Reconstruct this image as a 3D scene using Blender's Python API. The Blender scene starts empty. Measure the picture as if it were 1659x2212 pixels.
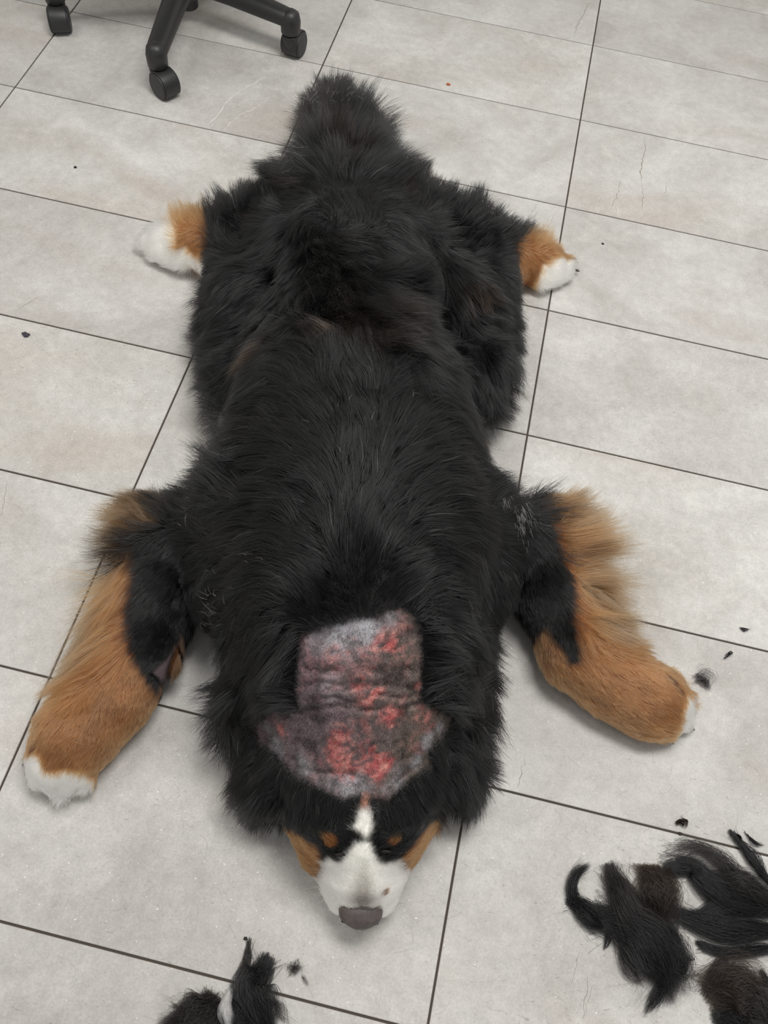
import bpy, bmesh, math, random
import numpy as np
from mathutils import Vector, Matrix
from mathutils.bvhtree import BVHTree
from mathutils.kdtree import KDTree

C = bpy.context.scene.collection
S = bpy.context.scene
rng = np.random.default_rng(7)
random.seed(7)

# ------------------------------------------------------------------ camera
FPX, CX, CY = 1835.7, 829.5, 1106.0
CAM = np.array([0.45169, -2.10258, 1.17728])
ROT = np.array([[0.97266, -0.2284, 0.04206], [0.21807, 0.8359, -0.50371], [0.07989, 0.49911, 0.86285]])
cd = bpy.data.cameras.new('camera')
cam = bpy.data.objects.new('camera', cd)
C.objects.link(cam)
M = Matrix([list(ROT[i]) + [CAM[i]] for i in range(3)] + [[0, 0, 0, 1]])
cam.matrix_world = M
cd.sensor_fit = 'VERTICAL'
cd.sensor_height = 36.0
cd.lens = FPX / 2212 * 36.0
cd.clip_start = 0.01
S.camera = cam

# ------------------------------------------------------------------ world and lamps
w = bpy.data.worlds.new('world')
S.world = w
w.use_nodes = True
w.node_tree.nodes['Background'].inputs[0].default_value = (1.0, 0.99, 0.975, 1)
w.node_tree.nodes['Background'].inputs[1].default_value = 0.46
S.view_settings.view_transform = 'Standard'
S.view_settings.look = 'None'
S.view_settings.exposure = 0.0
S.view_settings.gamma = 1.0


def panel(loc, sx, sy, power):
    d = bpy.data.lights.new('ceiling_panel', 'AREA')
    d.shape = 'RECTANGLE'
    d.size, d.size_y = sx, sy
    d.energy = power
    d.color = (1.0, 0.975, 0.94)
    o = bpy.data.objects.new('ceiling_panel_light', d)
    o.location = loc
    C.objects.link(o)
    return o


# fluorescent ceiling panels of the room
panel((0.75, -1.25, 2.6), 1.2, 0.6, 50)
panel((-1.3, -1.5, 2.6), 1.2, 0.6, 16)
panel((1.6, 0.9, 2.6), 1.2, 0.6, 9)


# ------------------------------------------------------------------ helpers
def at(u, v, z=0.0):
    """the point of height z that lies on the sight line of a measured photograph point"""
    d = ROT @ np.array([(u - CX) / FPX, -(v - CY) / FPX, -1.0])
    return CAM + d * ((z - CAM[2]) / d[2])


def ppm(P):
    """pixels per metre at a point, to turn measured widths into metres"""
    return FPX / -((P - CAM) @ ROT)[2]


def tag(o, label=None, cat=None, group=None, kind=None):
    if label: o['label'] = label
    if cat: o['category'] = cat
    if group: o['group'] = group
    if kind: o['kind'] = kind
    return o


def link(name, data, parent=None, mat=None):
    o = bpy.data.objects.new(name, data)
    C.objects.link(o)
    if parent is not None: o.parent = parent
    if mat is not None: data.materials.append(mat)
    return o


def bm_obj(name, bm, parent=None, mat=None, smooth=True):
    me = bpy.data.meshes.new(name)
    bm.normal_update()
    bm.to_mesh(me)
    bm.free()
    if smooth:
        for p in me.polygons: p.use_smooth = True
    return link(name, me, parent, mat)


def nodes(name):
    m = bpy.data.materials.new(name)
    m.use_nodes = True
    nt = m.node_tree
    return m, nt, nt.nodes, nt.links, nt.nodes['Principled BSDF']


def mat_plain(name, col, rough=0.5, spec=0.5, bump=0.0, bscale=200):
    m, nt, N, L, b = nodes(name)
    b.inputs['Base Color'].default_value = (*col, 1)
    b.inputs['Roughness'].default_value = rough
    b.inputs['Specular IOR Level'].default_value = spec
    if bump:
        t = N.new('ShaderNodeTexNoise'); t.inputs['Scale'].default_value = bscale
        tc = N.new('ShaderNodeTexCoord')
        L.new(tc.outputs['Object'], t.inputs['Vector'])
        bp = N.new('ShaderNodeBump'); bp.inputs['Strength'].default_value = bump; bp.inputs['Distance'].default_value = 0.001
        L.new(t.outputs['Fac'], bp.inputs['Height'])
        L.new(bp.outputs['Normal'], b.inputs['Normal'])
    return m


def sm(a, b, x):
    t = np.clip((x - a) / (b - a), 0, 1)
    return t * t * (3 - 2 * t)


_H = rng.random((64, 64, 64)).astype(np.float32)


def vnoise(P, f, off=0.0):
    """smooth value noise 0..1 at points P"""
    q = P * f + off
    i = np.floor(q).astype(np.int64)
    t = (q - i)
    t = t * t * (3 - 2 * t)
    r = 0
    for dx in (0, 1):
        for dy in (0, 1):
            for dz in (0, 1):
                wgt = (t[:, 0] if dx else 1 - t[:, 0]) * (t[:, 1] if dy else 1 - t[:, 1]) * (t[:, 2] if dz else 1 - t[:, 2])
                r = r + wgt * _H[(i[:, 0] + dx) & 63, (i[:, 1] + dy) & 63, (i[:, 2] + dz) & 63]
    return r


def fbm(P, f, off=0.0, n=4):
    r, a, s = 0, 0.5, 0
    for k in range(n):
        r = r + a * vnoise(P, f * 2 ** k, off + 13.7 * k); s += a; a *= 0.55
    return r / s


def vnoise3(P, f, off):
    return np.stack([vnoise(P, f, off), vnoise(P, f, off + 21.3), vnoise(P, f, off + 43.1)], 1) * 2 - 1


def inpoly(P, poly):
    x, y = P[:, 0], P[:, 1]
    r = np.zeros(len(P), bool)
    n = len(poly)
    for k in range(n):
        x0, y0 = poly[k]; x1, y1 = poly[(k + 1) % n]
        c = (y0 > y) != (y1 > y)
        if y1 != y0: r ^= c & (x < (x1 - x0) * (y - y0) / (y1 - y0) + x0)
    return r


def polydist(P, poly):
    """signed distance in plan (negative inside)"""
    d = np.full(len(P), 1e9)
    n = len(poly)
    Q = P[:, :2]
    for k in range(n):
        a = np.array(poly[k]); b = np.array(poly[(k + 1) % n])
        ab = b - a
        t = np.clip(((Q - a) @ ab) / (ab @ ab + 1e-12), 0, 1)
        d = np.minimum(d, np.linalg.norm(Q - a - t[:, None] * ab, axis=1))
    return np.where(inpoly(P, poly), -d, d)


# ------------------------------------------------------------------ floor
TW, TH, GAP, TT = 0.6, 0.3, 0.0030, 0.008


def mat_tile():
    m, nt, N, L, b = nodes('grey_stone_tile')
    geo = N.new('ShaderNodeNewGeometry'); oi = N.new('ShaderNodeObjectInfo')
    mul = N.new('ShaderNodeVectorMath'); mul.operation = 'SCALE'; mul.inputs[0].default_value = (37.0, 53.0, 11.0)
    L.new(oi.outputs['Random'], mul.inputs['Scale'])
    tc = N.new('ShaderNodeTexCoord')
    add = N.new('ShaderNodeVectorMath'); L.new(tc.outputs['Object'], add.inputs[0]); L.new(mul.outputs[0], add.inputs[1])
    vec = add.outputs[0]

    def noise(scale, detail=4, rough=0.55, dist=0.0, v=None, stretch=None):
        n = N.new('ShaderNodeTexNoise')
        n.inputs['Scale'].default_value = scale; n.inputs['Detail'].default_value = detail
        n.inputs['Roughness'].default_value = rough; n.inputs['Distortion'].default_value = dist
        s = v or vec
        if stretch:
            mp = N.new('ShaderNodeMapping'); mp.inputs['Scale'].default_value = stretch
            L.new(s, mp.inputs['Vector']); s = mp.outputs[0]
        L.new(s, n.inputs['Vector'])
        return n.outputs['Fac']

    def ramp(x, pts, interp='LINEAR'):
        r = N.new('ShaderNodeValToRGB'); r.color_ramp.interpolation = interp
        e = r.color_ramp.elements
        while len(e) < len(pts): e.new(0.5)
        for k, (p, c) in enumerate(pts):
            e[k].position = p; e[k].color = (*c, 1) if len(c) == 3 else c
        L.new(x, r.inputs[0])
        return r.outputs[0]

    def mix(f, a, c, mode='MIX'):
        x = N.new('ShaderNodeMix'); x.data_type = 'RGBA'; x.blend_type = mode
        for s, v in ((0, f), (6, a), (7, c)):
            if isinstance(v, float): x.inputs[s].default_value = v
            elif isinstance(v, tuple): x.inputs[s].default_value = (*v, 1)
            else: L.new(v, x.inputs[s])
        return x.outputs[2]
    W1, W0 = (1, 1, 1), (0, 0, 0)
    # clouds of pale, grey and pinkish brown stone
    c = ramp(noise(5.0, 6, 0.6, 0.6), [(0.30, (0.44, 0.427, 0.404)), (0.48, (0.52, 0.513, 0.495)), (0.70, (0.62, 0.617, 0.603))])
    c = mix(ramp(noise(2.6, 4, 0.55, 1.0, stretch=(0.7, 1.5, 1)), [(0.50, W0), (0.75, (.8, .8, .8))]), c, (0.45, 0.412, 0.378))
    c = mix(ramp(noise(9.0, 5, 0.65, 0.4), [(0.56, W0), (0.75, (0.6, 0.6, 0.6))]), c, (0.66, 0.655, 0.63))
    pv = mix(1.0, c, ramp(oi.outputs['Random'], [(0.0, (0.94, 0.93, 0.92)), (0.5, (1.0, 0.995, 0.985)), (1.0, (1.05, 1.045, 1.03))]), 'MULTIPLY')
    c = mix(0.6, pv, ramp(noise(60, 3, 0.7), [(0.3, (0.84, 0.84, 0.84)), (0.7, (1.10, 1.10, 1.10))]), 'MULTIPLY')
    c = mix(0.7, c, ramp(noise(330, 2, 0.7), [(0.3, (0.86, 0.855, 0.85)), (0.7, (1.10, 1.10, 1.10))]), 'MULTIPLY')
    # dark pits and streak marks, thicker in patches
    patch = ramp(noise(4.0, 2), [(0.42, W0), (0.66, W1)])
    pit = ramp(noise(250, 2, 0.5, 0.6, stretch=(0.5, 1.3, 1)), [(0.66, W0), (0.72, W1)])
    pm = N.new('ShaderNodeMath'); pm.operation = 'MULTIPLY'; L.new(pit, pm.inputs[0]); L.new(patch, pm.inputs[1])
    pm2 = N.new('ShaderNodeMath'); pm2.operation = 'MULTIPLY'; L.new(pm.outputs[0], pm2.inputs[0]); pm2.inputs[1].default_value = 0.5
    c = mix(pm2.outputs[0], c, (0.2, 0.18, 0.155))
    pit2 = ramp(noise(420, 1, 0.5), [(0.73, W0), (0.78, (0.7, 0.7, 0.7))])
    c = mix(pit2, c, (0.22, 0.2, 0.175))
    # small bright glints, painted into the tile colour as pale flecks
    fl = ramp(noise(270, 1, 0.5, v=vec, stretch=(1, 1.2, 3)), [(0.755, W0), (0.785, W1)])
    c = mix(fl, c, (0.80, 0.795, 0.77))
    L.new(c, b.inputs['Base Color'])
    rr = N.new('ShaderNodeMapRange'); L.new(noise(12, 4), rr.inputs[0]); rr.inputs[3].default_value = 0.42; rr.inputs[4].default_value = 0.58
    L.new(rr.outputs[0], b.inputs['Roughness'])
    b.inputs['Specular IOR Level'].default_value = 0.35
    bp = N.new('ShaderNodeBump'); bp.inputs['Strength'].default_value = 0.12; bp.inputs['Distance'].default_value = 0.0006
    L.new(noise(220, 3, 0.6), bp.inputs['Height']); L.new(bp.outputs[0], b.inputs['Normal'])
    return m


def build_floor():
    I0, I1, J0, J1 = -4, 5, -5, 11
    bm = bmesh.new()
    bmesh.ops.create_cube(bm, size=1)
    x0, x1 = I0 * TW, I1 * TW; y0, y1 = -J1 * TH, -J0 * TH
    for v in bm.verts:
        v.co = Vector((x0 if v.co.x < 0 else x1, y0 if v.co.y < 0 else y1, -0.03 if v.co.z < 0 else -0.0022))
    g = mat_plain('brown_grout', (0.075, 0.062, 0.05), 0.9, 0.2, 0.3, 400)
    fl = bm_obj('floor', bm, None, g, False)
    tag(fl, kind='structure')
    bm = bmesh.new()
    bmesh.ops.create_cube(bm, size=1)
    for v in bm.verts:
        v.co = Vector((v.co.x * (TW - GAP), v.co.y * (TH - GAP), v.co.z * TT - TT / 2))
    es = [e for e in bm.edges if all(v.co.z > -0.001 for v in e.verts)]
    bmesh.ops.bevel(bm, geom=es, offset=0.0007, segments=1, affect='EDGES')
    me = bpy.data.meshes.new('tile')
    bm.to_mesh(me); bm.free()
    me.materials.append(mat_tile())
    for i in range(I0, I1):
        for j in range(J0, J1):
            o = link('tile', me, fl)
            o.location = ((i + 0.5) * TW, -(j + 0.5) * TH, rng.uniform(-0.0002, 0.0))
    return fl


FLOOR = build_floor()


def slab(name, lo, hi, mat):
    bm = bmesh.new(); bmesh.ops.create_cube(bm, size=1)
    for v in bm.verts: v.co = Vector([lo[k] if v.co[k] < 0 else hi[k] for k in range(3)])
    return tag(bm_obj(name, bm, None, mat, False), kind='structure')


# the room's walls, outside the picture beyond the chair
PLASTER = mat_plain('white_wall_paint', (.62, .61, .58), .8, .2, .15, 300)
SKIRT = mat_plain('grey_skirting', (.30, .29, .27), .5, .4)
slab('wall_back', (-2.5, 1.5, 0), (3.1, 1.6, 2.7), PLASTER)
slab('wall_left', (-2.5, -3.3, 0), (-2.4, 1.5, 2.7), PLASTER)
slab('baseboard_back', (-2.4, 1.488, 0), (3.1, 1.5, .08), SKIRT)
slab('baseboard_left', (-2.4, -3.3, 0), (-2.388, 1.488, .08), SKIRT)


def crack(pts, wd, mat, seed):
    """a thin mineral line lying in the face of one tile"""
    r = np.random.default_rng(seed)
    W_ = [at(u, v, 0) for u, v in pts]
    m_ = W_[len(W_) // 2]
    i, j = math.floor(m_[0] / TW), math.floor(-m_[1] / TH)
    c0 = np.array([(i + .5) * TW, -(j + .5) * TH, 0])
    tile = min((o for o in FLOOR.children if o.name.startswith('tile')), key=lambda o: (o.location.x - c0[0]) ** 2 + (o.location.y - c0[1]) ** 2)
    P_ = []
    for a_, b_ in zip(W_[:-1], W_[1:]):
        n = max(3, int(np.linalg.norm(b_ - a_) / .006))
        for q in range(n): P_.append(a_ + (b_ - a_) * q / n + np.array([*r.normal(0, .0012, 2), 0]))
    P_.append(W_[-1]); P_ = np.array(P_) - c0
    hx, hy = (TW - GAP) / 2 - .001, (TH - GAP) / 2 - .001
    P_ = P_[(np.abs(P_[:, 0]) < hx) & (np.abs(P_[:, 1]) < hy)]
    if len(P_) < 3: return
    T_ = np.gradient(P_, axis=0); T_ /= np.linalg.norm(T_, axis=1, keepdims=True) + 1e-9
    N_ = np.stack([-T_[:, 1], T_[:, 0], 0 * T_[:, 0]], 1)
    bm = bmesh.new(); rows = []
    for q, (p, n) in enumerate(zip(P_, N_)):
        h = wd * r.uniform(.25, 1.0) * min(1, .25 + q / 4, .25 + (len(P_) - 1 - q) / 4)
        rows.append([bm.verts.new(Vector(p + n * h * k_ + np.array([0, 0, z_]))) for k_, z_ in ((-1, .00005), (0, .00022), (1, .00005))])
    for r0, r1 in zip(rows[:-1], rows[1:]):
        for q in (0, 1): bm.faces.new((r0[q], r0[q + 1], r1[q + 1], r1[q]))
    bmesh.ops.recalc_face_normals(bm, faces=bm.faces)
    return bm_obj('mineral_vein' if mat is VEINW else 'crack', bm, tile, mat, False)


VEINW = mat_plain('white_vein', (.66, .645, .61), .6, .3)
CRACK = mat_plain('brown_crack', (.26, .225, .18), .8, .2)
for k_, (pts_, wd_) in enumerate((([(446, 273), (468, 252), (488, 222), (515, 198), (548, 180), (575, 165)], .0016), ([(482, 284), (502, 262), (520, 247), (545, 236), (580, 215)], .0012), ([(505, 250), (520, 247), (528, 242)], .001),
        ([(1170, 118), (1195, 127), (1228, 138)], .0007), ([(1632, 375), (1638, 395), (1636, 415)], .0010))): crack(pts_, wd_, VEINW, 40 + k_)
for k_, (pts_, wd_) in enumerate((([(1391, 298), (1394, 318), (1388, 345), (1384, 372), (1386, 392)], .0012), ([(1386, 395), (1389, 420), (1386, 455)], .0007), ([(1341, 388), (1336, 412), (1321, 450)], .0007), ([(1332, 444), (1328, 462)], .0006), ([(1375, 392), (1379, 404)], .0008),
        ([(1272, 6), (1262, 28), (1246, 55), (1240, 80)], .0009), ([(1251, 2055), (1245, 2085), (1234, 2125)], .0006), ([(1270, 2110), (1266, 2150), (1258, 2200)], .0007), ([(1276, 2130), (1270, 2165), (1264, 2190)], .0005), ([(1132, 1640), (1126, 1670), (1118, 1702)], .0005),
        ([(1068, 1640), (1058, 1665), (1052, 1690)], .0005), ([(14, 1045), (10, 1075), (4, 1110)], .0006), ([(40, 668), (60, 655), (85, 640)], .0006), ([(1160, 440), (1150, 460), (1140, 480)], .0005), ([(1195, 465), (1190, 485)], .0005), ([(1440, 395), (1436, 420)], .0005))): crack(pts_, wd_, CRACK, 60 + k_)


# ------------------------------------------------------------------ hair strands
def mat_hair(name, rough=0.35, radial=0.6):
    m = bpy.data.materials.new(name); m.use_nodes = True
    nt = m.node_tree; N = nt.nodes; L = nt.links
    N.remove(N['Principled BSDF'])
    h = N.new('ShaderNodeBsdfHairPrincipled')
    h.parametrization = 'COLOR'
    h.inputs['Roughness'].default_value = rough
    h.inputs['Radial Roughness'].default_value = radial
    h.inputs['Random Roughness'].default_value = 0.2
    h.inputs['IOR'].default_value = 1.48
    a = N.new('ShaderNodeAttribute'); a.attribute_name = 'col'
    L.new(a.outputs['Color'], h.inputs['Color'])
    L.new(h.outputs[0], N['Material Output'].inputs[0])
    return m


HAIR = mat_hair('dog_hair')


def strands(name, pts, rad, col, parent, mat=None):
    """pts (n,k,3), rad (n,) root radius, col (n,3): one hair-curves object"""
    n, k, _ = pts.shape
    hc = bpy.data.hair_curves.new(name)
    hc.add_curves([k] * n)
    hc.position_data.foreach_set('vector', np.ascontiguousarray(pts, np.float32).ravel())
    t = np.linspace(0, 1, k)
    prof = np.clip(1.0 - 0.15 * t - 0.75 * t ** 3, 0.05, 1)
    r = (rad[:, None] * prof[None]).astype(np.float32)
    a = hc.attributes.get('radius') or hc.attributes.new('radius', 'FLOAT', 'POINT')
    a.data.foreach_set('value', r.ravel())
    c = hc.attributes.new('col', 'FLOAT_COLOR', 'CURVE')
    c.data.foreach_set('color', np.concatenate([np.clip(col, 0.002, 0.95), np.ones((n, 1))], 1).astype(np.float32).ravel())
    o = link(name, hc, parent, mat or HAIR)
    tag(o, kind='stuff')
    return o


# ------------------------------------------------------------------ dog: body surface
H = 0.0042
GLO = np.array([-0.30, -2.12, -0.012]); GHI = np.array([1.02, -0.40, 0.36])
GN = np.ceil((GHI - GLO) / H).astype(int) + 1
F = np.full(GN, 0.08, np.float32)


def smin(a, b, k):
    h = np.maximum(k - np.abs(a - b), 0) / k
    return np.minimum(a, b) - h * h * k * 0.25


def prim(a, b, ra, rb, kz=1.0, k=0.025, sub=False):
    """tapered capsule between two points, squashed by kz in height, blended in with radius k"""
    pad = 0.06
    lo = np.minimum(a - ra, b - rb) - pad; hi = np.maximum(a + ra, b + rb) + pad
    i0 = np.clip(np.floor((lo - GLO) / H).astype(int), 0, GN - 1); i1 = np.clip(np.ceil((hi - GLO) / H).astype(int) + 1, 1, GN)
    if np.any(i1 <= i0): return
    x = (GLO[0] + H * np.arange(i0[0], i1[0]))[:, None, None]
    y = (GLO[1] + H * np.arange(i0[1], i1[1]))[None, :, None]
    z = (GLO[2] + H * np.arange(i0[2], i1[2]))[None, None, :] / kz
    A = a.copy(); B = b.copy(); A[2] /= kz; B[2] /= kz
    ab = B - A
    t = ((x - A[0]) * ab[0] + (y - A[1]) * ab[1] + (z - A[2]) * ab[2]) / (ab @ ab + 1e-12)
    t = np.clip(t, 0, 1)
    d = np.sqrt((x - A[0] - t * ab[0]) ** 2 + (y - A[1] - t * ab[1]) ** 2 + (z - A[2] - t * ab[2]) ** 2) - (ra + (rb - ra) * t)
    d = d * (0.5 + 0.5 * min(kz, 1.0))
    sl = tuple(slice(p, q) for p, q in zip(i0, i1))
    if sub: F[sl] = -smin(-F[sl], d, k)
    else: F[sl] = smin(F[sl], d.astype(np.float32), k)


def chain(pts, k=0.025, kz=None):
    """pts: (px, py, z, half width in px, half height in m or None)"""
    W = []
    for p in pts:
        P = at(p[0], p[1], p[2]); r = p[3] / ppm(P)
        W.append((P, r, (p[4] / r) if len(p) > 4 else 1.0))
    if len(W) == 1: W = W * 2
    for (a, ra, ka), (b, rb, kb) in zip(W[:-1], W[1:]):
        prim(a, b, ra, rb, kz or 0.5 * (ka + kb), k)


# trunk: rump, loin, ribs, withers, neck, skull
chain([(645, 480, .09, 85), (540, 495, .07, 58), (470, 520, .05, 44)], 0.04)
chain([(880, 485, .09, 90), (1000, 520, .07, 60), (1080, 555, .05, 44)], 0.04)
chain([(535, 850, .075, 75)], 0.05)
chain([(985, 860, .075, 70)], 0.05)
chain([(752, 480, .105, 125, .10), (752, 600, .12, 150, .115), (752, 740, .125, 178, .12), (755, 880, .135, 215, .13), (758, 1020, .145, 240, .14),
       (760, 1160, .15, 255, .15), (768, 1290, .15, 235, .145), (775, 1400, .145, 205, .125), (780, 1500, .135, 180, .105), (784, 1600, .12, 158, .088)], 0.05)
chain([(784, 1600, .12, 155, .085), (786, 1690, .108, 145, .082), (786, 1750, .098, 135, .075)], 0.03)
# withers ridge
chain([(760, 1000, .24, 60), (765, 1220, .255, 75)], 0.08)
# shoulders
chain([(500, 1130, .11, 95), (520, 1260, .10, 100)], 0.06)
chain([(1020, 1140, .11, 90), (1015, 1270, .10, 95)], 0.06)
# chest and ruff on the floor
chain([(600, 1540, .075, 80), (590, 1640, .06, 60)], 0.04)
chain([(960, 1540, .075, 75), (965, 1630, .06, 55)], 0.04)
chain([(640, 1420, .09, 125), (620, 1520, .08, 100)], 0.05)
chain([(915, 1420, .09, 115), (920, 1530, .08, 90)], 0.05)
# cheeks, stop, muzzle
chain([(690, 1760, .07, 70), (705, 1830, .06, 52)], 0.03)
chain([(872, 1755, .07, 58), (852, 1825, .06, 46)], 0.03)
chain([(786, 1770, .095, 95, .06), (788, 1830, .075, 78, .055), (786, 1890, .06, 70, .048), (783, 1928, .045, 52, .036)], 0.02)
chain([(728, 1880, .036, 38), (745, 1930, .034, 32)], 0.02)
chain([(835, 1880, .036, 34), (820, 1930, .034, 30)], 0.02)
# brows
chain([(722, 1800, .125, 30)], 0.03)
chain([(850, 1800, .125, 30)], 0.03)
# ears, folded down beside the head
chain([(615, 1650, .115, 42), (575, 1690, .075, 46), (572, 1725, .045, 34)], 0.02)
chain([(960, 1640, .115, 42), (990, 1680, .075, 42), (1000, 1715, .045, 30)], 0.02)
# front leg to the left
chain([(490, 1170, .09, 85), (370, 1170, .065, 72), (335, 1300, .06, 72), (300, 1420, .055, 70), (245, 1510, .047, 66), (165, 1590, .04, 72), (130, 1640, .033, 60)], 0.03)
for u, v, r in ((84, 1634, 25), (92, 1672, 28), (132, 1692, 29), (178, 1676, 27)): chain([(150 * .4 + u * .6, 1620 * .4 + v * .6, .032, r), (u, v, .022, r * .85)], 0.007)
# front leg to the right
chain([(1040, 1180, .09, 85), (1175, 1170, .065, 70), (1200, 1300, .06, 68), (1250, 1410, .055, 68), (1330, 1475, .047, 66), (1400, 1515, .04, 66), (1420, 1525, .033, 60)], 0.03)
for u, v, r in ((1450, 1478, 25), (1474, 1515, 27), (1468, 1553, 27), (1432, 1573, 25)): chain([(1410 * .4 + u * .6, 1525 * .4 + v * .6, .03, r), (u, v, .022, r * .85)], 0.007)
# hind legs, folded out sideways
chain([(650, 560, .10, 100), (555, 690, .075, 85), (540, 770, .065, 68)], 0.05)
chain([(540, 770, .06, 64), (525, 620, .055, 60), (470, 530, .045, 54), (410, 525, .037, 44), (365, 526, .03, 38)], 0.03)
for u, v in ((335, 510), (322, 528), (340, 548), (372, 560)): chain([(u + 20, v, .026, 22), (u, v, .02, 17)], 0.01)
chain([(870, 570, .10, 100), (985, 690, .075, 85), (1015, 790, .065, 75)], 0.05)
chain([(1015, 790, .06, 70), (1035, 650, .055, 66), (1080, 560, .045, 52), (1145, 563, .037, 42), (1180, 575, .03, 38)], 0.03)
for u, v in ((1192, 560), (1222, 573), (1215, 590), (1185, 602)): chain([(u - 20, v, .026, 21), (u, v, .02, 17)], 0.01)
# tail
chain([(750, 440, .08, 55), (752, 380, .085, 80), (742, 310, .06, 66), (728, 255, .045, 48), (722, 232, .035, 30)], 0.02)
# hollows between the loin and the thighs
prim(at(640, 605, .165), at(640, 640, .165), .028, .028, 1.0, .05, True)
prim(at(915, 660, .165), at(915, 690, .165), .022, .022, 1.0, .05, True)
# keep everything above the floor
zz = (GLO[2] + H * np.arange(GN[2]))[None, None, :]
F = np.maximum(F, (0.0015 - zz).astype(np.float32))


def surface_nets(F):
    s = F < 0
    nx, ny, nz = F.shape
    cnt = np.zeros((nx - 1, ny - 1, nz - 1), np.int8)
    for dx in (0, 1):
        for dy in (0, 1):
            for dz in (0, 1): cnt += s[dx:nx - 1 + dx, dy:ny - 1 + dy, dz:nz - 1 + dz]
    act = np.argwhere((cnt > 0) & (cnt < 8))
    idx = np.full(cnt.shape, -1, np.int64)
    idx[tuple(act.T)] = np.arange(len(act))
    acc = np.zeros((len(act), 3)); num = np.zeros(len(act))
    cs = [np.array((a, b, c)) for a in (0, 1) for b in (0, 1) for c in (0, 1)]
    for p in cs:
        for ax in range(3):
            if p[ax]: continue
            q = p.copy(); q[ax] = 1
            fa = F[tuple((act + p).T)]; fb = F[tuple((act + q).T)]
            c = (fa < 0) != (fb < 0)
            t = np.where(c, fa / np.where(c, fa - fb, 1), 0)
            pos = p[None] + (q - p)[None] * t[:, None]
            acc += pos * c[:, None]; num += c
    V = GLO + H * (act + acc / num[:, None])
    Q = []
    for ax in range(3):
        u, v = (ax + 1) % 3, (ax + 2) % 3
        sl0 = [slice(None)] * 3; sl1 = [slice(None)] * 3
        sl0[ax] = slice(0, -1); sl1[ax] = slice(1, None)
        e = np.argwhere(s[tuple(sl0)] != s[tuple(sl1)])
        e = e[(e[:, u] > 0) & (e[:, v] > 0) & (e[:, u] < F.shape[u] - 1) & (e[:, v] < F.shape[v] - 1)]
        du = np.zeros(3, int); du[u] = 1; dv = np.zeros(3, int); dv[v] = 1
        q = np.stack([idx[tuple((e - du - dv).T)], idx[tuple((e - dv).T)], idx[tuple(e.T)], idx[tuple((e - du).T)]], 1)
        fl = ~s[tuple(e.T)]
        q[fl] = q[fl][:, ::-1]
        Q.append(q)
    return V, np.concatenate(Q)


V, Q = surface_nets(F)


def sdf(P):
    q = (P - GLO) / H
    q = np.clip(q, 0, GN - 1.001)
    i = q.astype(int); t = q - i
    r = 0
    for dx in (0, 1):
        for dy in (0, 1):
            for dz in (0, 1):
                r = r + ((t[:, 0] if dx else 1 - t[:, 0]) * (t[:, 1] if dy else 1 - t[:, 1]) * (t[:, 2] if dz else 1 - t[:, 2])) * F[i[:, 0] + dx, i[:, 1] + dy, i[:, 2] + dz]
    return r


def grad(P, e=0.004):
    g = np.stack([sdf(P + np.eye(3)[k] * e) - sdf(P - np.eye(3)[k] * e) for k in range(3)], 1)
    return g / (np.linalg.norm(g, axis=1, keepdims=True) + 1e-9)


bvh = BVHTree.FromPolygons([tuple(v) for v in V], [tuple(q) for q in Q])


def hit(u, v):
    d = Vector(ROT @ np.array([(u - CX) / FPX, -(v - CY) / FPX, -1.0])).normalized()
    r = bvh.ray_cast(Vector(CAM), d)
    if r[0] is not None and r[0].z > 0.004: return np.array(r[0])
    P = at(u, v, 0.03)
    n = bvh.find_nearest(Vector(P))
    return P if n[0] is None or n[3] > 0.03 else P


def region(pts):
    return [tuple(hit(*p)[:2]) for p in pts]


SKIN = region([(655, 1375), (720, 1352), (800, 1338), (868, 1318), (905, 1355), (907, 1450), (902, 1520), (925, 1530), (975, 1552), (950, 1590), (915, 1625),
               (930, 1650), (870, 1692), (832, 1725), (800, 1722), (785, 1712), (745, 1725), (700, 1702), (640, 1672), (600, 1625), (560, 1600), (550, 1560), (585, 1545), (652, 1537), (645, 1480), (648, 1420)])
TAN = [region(p) for p in (
    [(215, 1180), (285, 1188), (294, 1250), (274, 1330), (285, 1410), (318, 1470), (345, 1512), (372, 1490), (400, 1392), (450, 1385), (400, 1560), (250, 1740), (0, 1840), (-20, 1600), (40, 1200)],
    [(1150, 1030), (1172, 1105), (1200, 1150), (1228, 1235), (1240, 1340), (1252, 1428), (1225, 1432), (1158, 1388), (1120, 1400), (1300, 1640), (1560, 1680), (1580, 1400), (1450, 1130), (1200, 1010)],
    [(345, 470), (448, 462), (448, 560), (412, 584), (380, 548), (378, 500)],
    [(1112, 520), (1215, 505), (1245, 545), (1195, 562), (1165, 600), (1155, 612), (1112, 592)],
    [(600, 1785), (640, 1806), (690, 1832), (702, 1875), (690, 1915), (650, 1930), (590, 1850)],
    [(940, 1770), (900, 1818), (865, 1858), (868, 1885), (885, 1915), (930, 1880), (970, 1790)])]
MIXED = [region(p) for p in ([(250, 1200), (300, 1085), (400, 1060), (390, 1095), (330, 1140), (275, 1200)], [(1080, 1030), (1160, 1040), (1180, 1110), (1130, 1090)])]
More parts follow.
